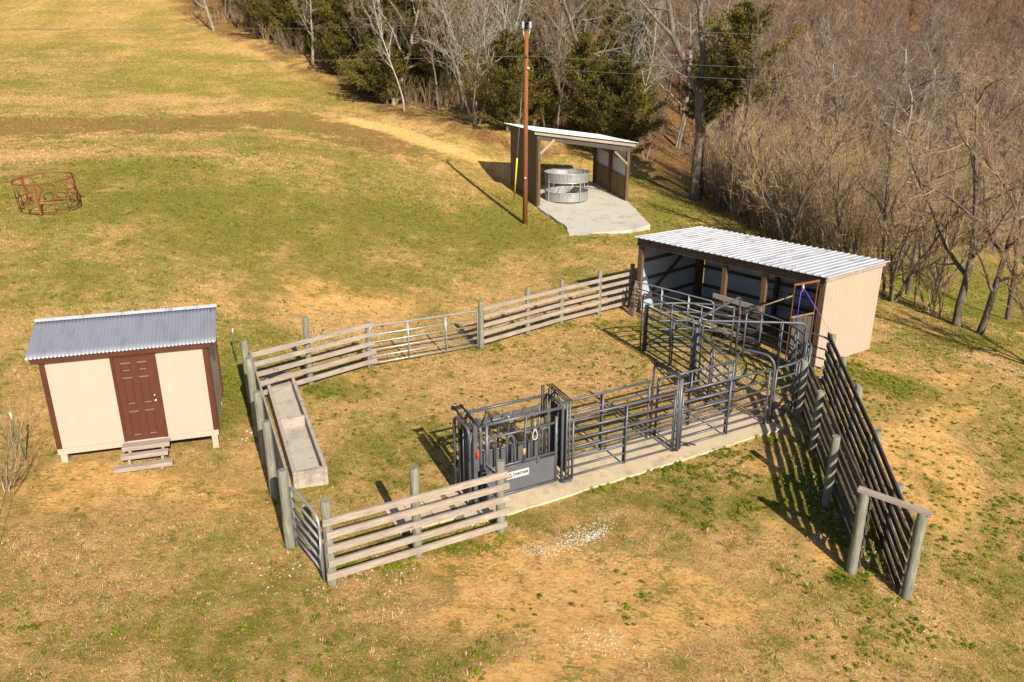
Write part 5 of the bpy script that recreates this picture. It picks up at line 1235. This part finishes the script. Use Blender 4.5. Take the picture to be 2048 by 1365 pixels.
def tree_mesh(kind, seed):
    r=np.random.default_rng(seed); tr=TM(); tw=TM(); z=np.array([0,0,-.2])
    if kind=='oak':      # heavy spreading limbs
        grow(tr,tw,r,z,np.array([.03,0,1.]),13,.30,0,cfg(kids=[11,8,7,6],ang=[1.05,.8,.8,.7],len=[.58,.45,.42,.5],start=[.30,.15,.1,.1],wander=[.09,.17,.2,.2,.2],rk=[.024,.018,.014,.012]))
    elif kind=='tall':   # narrow woodland tree
        grow(tr,tw,r,z,np.array([.02,0,1.]),14,.125,0,cfg(kids=[14,7,6,5],ang=[.62,.6,.6,.6],len=[.30,.42,.45,.5],start=[.38,.15,.1,.1],up=[.02,.10,.08,.05,.03],rk=[.016,.014,.012,.012],minr=.008))
    elif kind=='multi':  # several stems from one foot
        for i in range(6):
            a=i*1.05+r.random()*.5; s=.18+.75*r.random(); d=np.array([math.cos(a)*s,math.sin(a)*s,1.]); d/=np.linalg.norm(d)
            grow(tr,tw,r,z+np.array([math.cos(a)*.12,math.sin(a)*.12,0]),d,9.5+2.5*r.random(),.078,0,cfg(kids=[11,6,5,4],ang=[.5,.55,.6,.6],len=[.42,.42,.45,.5],start=[.25,.15,.1,.1],up=[.03,.09,.06,.05,.03],rk=[.014,.012,.012,.012]))
    elif kind=='bushy':  # low round crowned tree with dense upright shoots
        for i in range(3):
            a=i*2.1+r.random(); s=.25+.3*r.random(); d=np.array([math.cos(a)*s,math.sin(a)*s,1.]); d/=np.linalg.norm(d)
            grow(tr,tw,r,z,d,6.2,.11,0,cfg(kids=[13,8,6,5],ang=[.75,.65,.6,.5],len=[.52,.45,.48,.5],start=[.18,.1,.1,.1],up=[.03,.12,.12,.1,.06],rk=[.016,.014,.013,.012],minr=.0065))
    elif kind=='dense':  # brushy woodland tree
        grow(tr,tw,r,z,np.array([.02,0,1.]),12,.13,0,cfg(kids=[17,9,8,6],ang=[.6,.6,.55,.5],len=[.34,.42,.45,.5],start=[.22,.12,.1,.1],up=[.02,.12,.10,.06,.03],rk=[.014,.013,.012,.012],minr=.009))
    elif kind=='bigoak':
        T_=[(0,0,-.3),(-.05,0,2),(.05,.1,4),(-.25,0,6.4)]; tr.tube(T_,[.42,.34,.31,.28],12)
        A1=[(-.25,0,6.4),(-1.0,.1,7.8),(-2.0,.1,9.6),(-2.4,.2,11.5),(-2.9,.1,14.5)]; A2=[(-.25,0,6.4),(-.1,.3,8.5),(-.5,.4,11),(-.2,.3,14.5)]
        tr.tube(A1,[.26,.21,.18,.15,.08],9); tr.tube(A2,[.22,.19,.15,.08],9)
        c2=cfg(kids=[0,9,8,6],trunk_lv=1,wander=[.1,.20,.2,.2,.2],up=[0,.02,.04,.04,.03],len=[.5,.42,.42,.5])
        for (p0,d0,L_,r_) in [((-2.0,.1,9.6),(-1,-.1,.25),5.2,.13),((-2.3,.1,11),(-1,.2,.2),4.6,.10),((-1.2,.1,8.1),(-.9,-.4,.05),3.6,.07),((-2.4,.2,11.5),(.6,-.3,.8),3.0,.08),((-.1,.3,8.5),(.7,.1,.7),4.2,.10),((-.4,.4,10.5),(.8,-.2,.5),3.8,.09),((-.5,.4,11),(-.4,-.5,.8),3.2,.08),((-.05,0,3.2),(-.9,-.3,.2),2.4,.05),((.05,.1,3.8),(.9,.0,.3),2.6,.05),((0,.1,2.6),(-.7,-.5,.1),2.0,.035),((-2.7,.1,13.5),(-.7,.1,.8),3,.07),((-.25,.3,13.5),(.6,.2,.8),3,.07),((0,.05,5.2),(1,-.2,.15),3.0,.05)]:
            d0=np.array(d0,float); d0/=np.linalg.norm(d0); grow(tr,tw,r,np.array(p0,float),d0,L_,r_,1,c2)
    elif kind=='oakd':   # grey tree, forked low, with a thick haze of twigs
        grow(tr,tw,r,z,np.array([.03,0,1.]),10,.18,0,cfg(kids=[13,11,9,7],ang=[.95,.75,.7,.6],len=[.58,.46,.45,.5],start=[.22,.12,.1,.1],wander=[.05,.16,.2,.2,.2],up=[.03,.09,.08,.06,.04],rk=[.022,.016,.013,.012],minr=.006))
    elif kind=='sapling':
        for i in range(5):
            a=r.random()*6.28; s=.1+.4*r.random(); d=np.array([math.cos(a)*s,math.sin(a)*s,1.]); d/=np.linalg.norm(d)
            grow(tr,tw,r,z+np.array([r.normal()*.25,r.normal()*.25,0]),d,4.2+1.5*r.random(),.035,0,cfg(levels=3,trunk_lv=0,kids=[11,6,4],ang=[.55,.55,.5],len=[.35,.42,.5],start=[.12,.1,.1],up=[.03,.1,.08,.05],rk=[.013,.012,.012],minr=.006))
    return tr.arrays(),tw.arrays()
def cedar_mesh(seed, H=9.0, Rm=2.1, irregular=.5, n=170, low=.05):
    r=np.random.default_rng(seed); tr=TM(); 
    tr.tube([(0,0,-.2),(.05,0,H*.5),(0,.05,H*.93)],[.17,.10,.02],8)
    C=[];Cc=[]; 
    for i in range(n):
        f=(i+.5)/n; h=H*(low+(1-low)*f); a=i*2.4+r.normal()*.3
        R_=Rm*(min(1,(f+.18)*2.6))*(1-f**1.8)**.85*(1-irregular+2*irregular*r.random())*(.8+.45*np.sin(a*1.5+h*1.3+seed))+.15
        up=.25+.5*r.random(); rise=R_*up
        tr.tube([(0,0,h-.2),(math.cos(a)*R_*.55,math.sin(a)*R_*.55,h+rise*.35),(math.cos(a)*R_*.95,math.sin(a)*R_*.95,h+rise*.8)],[.03,.018,.006],3)
        m=int(36+120*R_/Rm); t=r.random(m)**.55; spread=(.07+.22*t)*(.5+R_/Rm*.6)
        c=np.c_[np.cos(a)*R_*t,np.sin(a)*R_*t,h+rise*t**1.4]+r.normal(size=(m,3))*spread[:,None]*np.array([.62,.62,.42])
        C.append(c); Cc.append(np.full(m,r.random()))
    C=np.concatenate(C); Cc=np.concatenate(Cc); m=len(C); K=3
    C=np.repeat(C,K,0)+r.normal(size=(m*K,3))*.05; Cc=np.repeat(Cc,K); N=len(C)
    d=np.c_[C[:,0],C[:,1],np.full(N,.0)]; d/=np.linalg.norm(d,axis=1)[:,None]+1e-6; d=d*.6+r.normal(size=(N,3))*.55+np.array([0,0,.65]); d/=np.linalg.norm(d,axis=1)[:,None]
    s=np.cross(d,r.normal(size=(N,3))); s/=np.linalg.norm(s,axis=1)[:,None]+1e-6; L=(.07+.09*r.random(N))[:,None]; wd=L*.26
    V=np.stack([C-d*L*.3,C+s*wd,C+d*L,C-s*wd],1).reshape(-1,3); Q=np.arange(N*4).reshape(-1,4)
    t=(Cc*.6+.4*r.random(N))[:,None]; col=np.array([.024,.026,.009])*(1-t)+np.array([.19,.15,.03])*t; col=np.repeat(col,4,0)
    return tr.arrays(),(V,Q,col)
def put_template(name, kind, seed, barkm, twigm):
    (tv,tq),(wv,wq)=tree_mesh(kind,seed)
    me1=np_mesh('trunk',tv,tq,barkm,smooth=True); me2=np_mesh('crown',wv,wq,twigm)
    m=(me1.data,me2.data); bpy.data.objects.remove(me1); bpy.data.objects.remove(me2); return m
def put_cedar(seed, **k):
    (tv,tq),(V,Q,c)=cedar_mesh(seed,**k)
    me1=np_mesh('trunk',tv,tq,M['bark_dark']); me2=np_mesh('crown',V,Q,M['cedar_leaf'],attr=dict(col=c))
    m=(me1.data,me2.data); bpy.data.objects.remove(me1); bpy.data.objects.remove(me2); return m
TP={}
M['bark_brown']=bark('brown_twig_bark',(.09,.06,.042),(.225,.155,.11),(.42,.32,.235))
M['bark_white']=bark('pale_bark',(.12,.105,.085),(.28,.25,.21),(.45,.42,.36))
M['bark_olive']=bark('olive_twig_bark',(.115,.082,.04),(.31,.225,.115),(.53,.41,.235))
M['bark_tan']=bark('tan_twig_bark',(.11,.08,.048),(.26,.19,.115),(.43,.34,.22))
for i in range(2): TP['oak%d'%i]=put_template('t','oak',20+i,M['bark_grey'],M['bark_grey'])
TP['darkoak']=put_template('t','oak',33,M['bark_dark'],M['bark_grey']); TP['bigoak']=put_template('t','bigoak',34,M['bark_dark'],M['bark_grey'])
for i in range(3): TP['dense%d'%i]=put_template('t','dense',140+i,M['bark_dark'],M['bark_brown'])
for i in range(3): TP['tall%d'%i]=put_template('t','tall',40+i,M['bark_dark'],M['bark_brown'])
TP['white']=put_template('t','tall',47,M['bark_white'],M['bark_white'])
for i in range(2): TP['oakd%d'%i]=put_template('t','oakd',25+i,M['bark_dark'],M['bark_tan'])
TP['multi']=put_template('t','multi',50,M['bark_grey'],M['bark_white'])
for i in range(2): TP['bushy%d'%i]=put_template('t','bushy',60+i,M['bark_dark'],M['bark_olive'])
M['bark_gold']=bark('golden_shoot_bark',(.22,.14,.035),(.38,.25,.06),(.50,.35,.10)); TP['sapling2']=put_template('t','sapling',72,M['bark_gold'],M['bark_gold']); TP['sapling0']=put_template('t','sapling',70,M['bark_olive'],M['bark_olive']); TP['sapling1']=put_template('t','sapling',71,M['bark_brown'],M['bark_brown'])
for i in range(3): TP['cedar%d'%i]=put_cedar(80+i,H=9.5-i*1.2,Rm=2.2+.25*i)
TP['highcedar']=put_cedar(95,H=11.5,Rm=2.3,irregular=.65,n=95,low=.52)
TP['shrubcedar']=put_cedar(90,H=3.6,Rm=1.7,irregular=.5,n=90)
PROTO={}
def plant(tp, name, x, y, s, rot, label, group=None, cat='tree', tilt=(0,0), sz=1.0):
    z=gz(x,y)
    if tp not in PROTO:
        root=bpy.data.objects.new(name,None); COL.objects.link(root)
        for pn,me in zip(('trunk','crown'),TP[tp]):
            o=bpy.data.objects.new(pn,me); COL.objects.link(o); o.parent=root
        PROTO[tp]=root
    else:
        src=PROTO[tp]; root=src.copy(); root.name=name; COL.objects.link(root)
        for k in ('label','group'):
            if k in root: del root[k]
        for ch in list(src.children):
            c=ch.copy(); COL.objects.link(c); c.parent=root
    root.location=(x,y,z-.05); root.rotation_euler=(tilt[0],tilt[1],rot); root.scale=(s,s,s*sz); tag(root,label,cat,group)
    return root
def plant_px(tp,name,px,py,s,rot,label,tilt=(0,0),cat='tree',sz=1.0):
    g=G(px,py); return plant(tp,name,g.x,g.y,s,rot,label,None,cat,tilt,sz)
ONE=[('multi','bare_tree',953,250,1.05,.4,'pale many stemmed bare tree standing left of the tall hay shelter'),
 ('white','bare_tree',1000,246,.95,1.4,'slim white trunked bare tree just behind the many stemmed tree'),
 ('white','bare_tree',1012,250,.85,3.4,'second slim pale trunk leaning right beside the white trunked tree'),
 ('tall0','bare_tree',893,214,.6,2.0,'short bare tree on the leafy bank left of the many stemmed tree'),
 ('bigoak','bare_tree',1390,400,1.0,0.0,'big dark old tree with heavy pale limbs right of the hay shelter'),
 ('tall2','bare_tree',1433,425,.8,.3,'slender bare tree in front of the big dark old tree'),
 ('tall1','bare_tree',1475,440,.62,1.3,'thin dark bare tree at the start of the thicket right of the old tree'),
 ('bushy0','bare_tree',1572,500,1.05,.9,'low olive tree with dense shoots rising behind the white barn roof'),
 ('bushy1','bare_tree',1700,560,.9,2.2,'round twiggy tree behind the right half of the white barn roof'),
 ('tall0','bare_tree',1768,594,.55,4.0,'leaning bare tree beside the far corner of the barn'),
 ('bushy0','bare_tree',1786,604,.8,3.9,'forked twiggy tree next to the far corner of the barn'),
 ('oakd0','bare_tree',1913,652,.92,2.6,'straight grey tree with spreading limbs on the slope edge at right'),
 ('oakd1','bare_tree',1957,668,.80,1.0,'pale forked tree right of the straight grey tree on the slope edge'),
 ('oakd0','bare_tree',1815,590,.75,4.2,'twiggy tree down in the meadow between barn corner and slope edge trees'),
 ('bushy1','bare_tree',1880,575,1.1,1.1,'round olive tree down in the meadow left of the straight grey tree'),
 ('oakd1','bare_tree',2015,640,.8,3.3,'twiggy tree in the meadow near the right edge of the view'),
 ('bushy0','bare_tree',1730,520,1.0,5.2,'round olive tree in the thicket above the right half of the barn roof'),
 ('oakd1','bare_tree',1620,490,.8,1.1,'taller twiggy tree above the middle of the barn roof'),
 ('bushy1','bare_tree',2060,730,.85,5.0,'twiggy tree cut by the right edge of the view'),
 ('sapling0','bare_sapling',1845,618,1.0,.3,'clump of thin upright saplings between barn corner and the straight grey tree'),
 ('sapling1','bare_sapling',1868,632,.9,1.9,'leaning brown saplings left of the straight grey tree'),
 ('sapling0','bare_sapling',1660,540,.9,4.9,'olive saplings showing just above the middle of the barn roof'),
 ('sapling2','bare_sapling',1735,575,.8,.4,'golden twiggy shoots just behind the far corner of the barn roof'),
 ('sapling1','bare_sapling',1510,458,1.0,2.9,'brown saplings at the left end of the barn roof'),
 ('sapling1','bare_sapling',1290,318,.9,.9,'brown saplings at the mouth of the leafy lane'),
 ('oak1','bare_tree',428,62,.62,2.5,'grey trunked tree at the top of the field edge'),
 ('white','bare_tree',532,62,.8,.5,'white leaning trunk at the top of the field edge'),
 ('oak0','bare_tree',625,135,.6,4.4,'low spreading bare tree reaching over the field edge'),
 ('sapling1','dry_weed',12,985,.32,.9,'dry twiggy weed at the left edge below the green stake'),
 ('sapling0','dry_weed',30,900,.26,.9,'dry twiggy weed close beside the left green stake'),
 ('cedar1','cedar_tree',582,96,1.0,1.0,'dark cedar between the white leaning trunk and the low spreading tree'),
 ('cedar0','cedar_tree',655,118,1.1,2.0,'dark cedar behind the low spreading tree'),
 ('cedar2','cedar_tree',722,160,1.15,.2,'tall dense cedar at the bend of the field edge'),
 ('shrubcedar','cedar_shrub',772,208,1.3,.2,'bushy young cedar nearest the field, left of the bank'),
 ('shrubcedar','cedar_shrub',735,190,1.0,2.2,'smaller young cedar left of the bushy one'),
 ('cedar1','cedar_tree',800,190,1.2,4.0,'wide dark cedar behind the bushy young cedar'),
 ('cedar0','cedar_tree',868,200,1.1,5.0,'narrow cedar behind the short bare tree on the bank'),
 ('dense0','bare_tree',1120,286,.8,1.0,'brown twiggy tree rising between the cedars behind the hay shelter'),
 ('cedar2','cedar_tree',1085,262,.78,3.0,'dark cedar directly behind the left part of the hay shelter'),
 ('cedar0','cedar_tree',1165,290,.82,1.2,'dark cedar behind the middle of the hay shelter'),
 ('cedar2','cedar_tree',1232,322,1.0,5.5,'big dense cedar touching the right side of the hay shelter'),
 ('cedar1','cedar_tree',1275,290,.72,2.7,'dark cedar at the left side of the leafy lane'),
 ('highcedar','cedar_tree',1452,418,.98,.6,'ragged cedar top on a bare trunk right of the big dark old tree'),
 ('highcedar','cedar_tree',1402,392,.80,2.6,'smaller ragged cedar top showing through the big dark old tree')]
for tp,nm,px,py,s,rot,lb in ONE:
    plant_px(tp,nm,px,py,s,rot,lb,tilt=((0,.12) if 'leaning' in lb else (0,0)),cat='shrub' if 'shrub' in nm else 'weed' if 'weed' in nm else 'tree')
rw=np.random.default_rng(99)
MD=[(gp(1860,595),6,4),(gp(1990,570),6,4)]
def in_meadow(x,y):
    q=strip(x,y,PATH,3.0)
    for c,a,b in MD: q=q+blob(x,y,c,a,b)
    return q>.42
def scatter(n,x0,x1,y0,y1,mind,margin=8,cond=None):
    N=60000; x=rw.uniform(x0,x1,N); y=rw.uniform(y0,y1,N); z=hgrid(x,y); px,py=proj(x,y,z)
    ok=(px>-250)&(px<2350)&(py<tree_line(px)-margin)&~in_meadow(x,y)
    if cond: ok&=cond(px,py,x,y)
    out=[]; cells={}
    for a,b,c,d in zip(x[ok],y[ok],px[ok],py[ok]):
        k=(int(a//mind),int(b//mind)); bad=False
        for i in (-1,0,1):
            for j in (-1,0,1):
                for (p,q) in cells.get((k[0]+i,k[1]+j),()):
                    if (p-a)**2+(q-b)**2<mind*mind: bad=True
        if bad: continue
        cells.setdefault(k,[]).append((a,b)); out.append((a,b,c,d))
        if len(out)>=n: break
    return out
nb=0
for x,y,px,py in scatter(36,-30,22,52,105,2.9,cond=lambda px,py,x,y: (px>500)&(px<1300)&~((px>1090)&(py>215))&~((px>900)&(px<1010))):
    plant(['cedar0','cedar1','cedar2'][rw.integers(3)],'cedar_tree',x,y,.8+.5*rw.random(),rw.random()*6.28,'dark green cedar growing inside the wood behind the field edge','cedars inside the wood behind the shelter')
for x,y,px,py in scatter(8,-45,20,42,75,3.0,margin=2,cond=lambda px,py,x,y: (px>380)&(px<1270)&(py>tree_line(px)-26)):
    plant(['white','tall0','oak1','dense0','tall2'][rw.integers(5)],'edge_tree',x,y,.5+.35*rw.random(),rw.random()*6.28,'slim bare tree on the leafy edge strip between field and cedars','bare trees on the leafy edge strip',tilt=(rw.normal()*.07,rw.normal()*.1))
kinds=['tall0','tall1','dense0','dense2','oak0','dense1','darkoak','dense2','tall2','dense1','dense0','white','dense2','tall1']
for x,y,px,py in scatter(95,-60,20,50,120,2.6):
    plant(kinds[rw.integers(len(kinds))],'woodland_tree',x,y,.75+.35*rw.random(),rw.random()*6.28,'bare tree inside the wood on the left and middle hillside','bare trees inside the wood, left and middle',tilt=(rw.normal()*.05,rw.normal()*.06))
for x,y,px,py in scatter(170,12,110,54,135,2.3,cond=lambda px,py,x,y: (px>1330)&~((px<1540)&(y<64))):
    plant(kinds[rw.integers(len(kinds))],'woodland_tree',x,y,.75+.35*rw.random(),rw.random()*6.28,'bare tree inside the brown wood on the right hillside','bare trees inside the wood at right',tilt=(rw.normal()*.06,rw.normal()*.08))

def instancer(name, label, pts, tps, kinds_mat=None):
    """one object that repeats tree crowns and trunks at its own points with geometry nodes"""
    P_=np.array([p[:3] for p in pts]); me=bpy.data.meshes.new(name); me.from_pydata(P_.tolist(),[],[])
    for an,col_ in (('rot',3),('scl',4),('sel',5)):
        a=me.attributes.new(an,'FLOAT','POINT'); a.data.foreach_set('value',np.array([p[col_] for p in pts],'f'))
    o=link(name,me,None); ng=bpy.data.node_groups.new(name+'_nodes','GeometryNodeTree')
    ng.interface.new_socket('Geometry',in_out='INPUT',socket_type='NodeSocketGeometry'); ng.interface.new_socket('Geometry',in_out='OUTPUT',socket_type='NodeSocketGeometry')
    N=ng.nodes; gi=N.new('NodeGroupInput'); go=N.new('NodeGroupOutput'); join=N.new('GeometryNodeJoinGeometry'); ng.links.new(join.outputs[0],go.inputs[0])
    def na(nm): a=N.new('GeometryNodeInputNamedAttribute'); a.data_type='FLOAT'; a.inputs['Name'].default_value=nm; return a.outputs[0]
    for k,tp in enumerate(tps):
        cmp_=N.new('FunctionNodeCompare'); cmp_.data_type='FLOAT'; cmp_.operation='EQUAL'; ng.links.new(na('sel'),cmp_.inputs[0]); cmp_.inputs[1].default_value=float(k); cmp_.inputs['Epsilon'].default_value=.1
        for ch in PROTO[tp].children:
            oi=N.new('GeometryNodeObjectInfo'); oi.transform_space='ORIGINAL'; oi.inputs['Object'].default_value=ch; oi.inputs['As Instance'].default_value=True
            ip=N.new('GeometryNodeInstanceOnPoints'); ng.links.new(gi.outputs[0],ip.inputs['Points']); ng.links.new(cmp_.outputs[0],ip.inputs['Selection']); ng.links.new(oi.outputs['Geometry'],ip.inputs['Instance'])
            cx=N.new('ShaderNodeCombineXYZ'); ng.links.new(na('rot'),cx.inputs[2]); ng.links.new(cx.outputs[0],ip.inputs['Rotation']); ng.links.new(na('scl'),ip.inputs['Scale'])
            ng.links.new(ip.outputs[0],join.inputs[0])
    md=o.modifiers.new('repeat','NODES'); md.node_group=ng; tag(o,kind='stuff'); o['label']=label
    return o
for t_ in ('sapling0','sapling1'):
    assert t_ in PROTO
def ptsfor(L,nk,s0,s1): return [(x,y,gz(x,y)-.1,rw.random()*6.28,s0+(s1-s0)*rw.random(),float(rw.integers(nk))) for x,y,_,_ in L]
far=scatter(1100,-80,150,88,215,2.0)
instancer('far_woods','dense bare brown wood covering the far hillside',ptsfor(far,3,.8,1.15),['dense0','dense1','dense2'])
th=scatter(1100,12,90,40,92,.75,margin=2,cond=lambda px,py,x,y: (px>1480)&(py<500)&(py>190))
th+=scatter(120,5,60,36,60,.7,margin=-6,cond=lambda px,py,x,y: (px>1390)&(py>tree_line(px)-30))
T3=ptsfor(th,2,.6,1.1)
T3=[(p+(2.,) if False else p) for p in T3]
for i,(x,y,px,py) in enumerate(th):
    if 1640<px<1960 and 250<py<420 and rw.random()<.4: T3[i]=T3[i][:5]+(2.,)
instancer('thicket','dense olive and tan thicket of upright shoots right of the barn',T3,['sapling0','sapling1','sapling2'])
ub=scatter(500,-40,22,46,100,.8,margin=3,cond=lambda px,py,x,y: (px>380)&(px<1330)&~((px>1285)&(py>270)))
instancer('undergrowth','tangled bare brush under the trees along the field edge',ptsfor(ub,2,.3,.6),['sapling1','sapling0'])
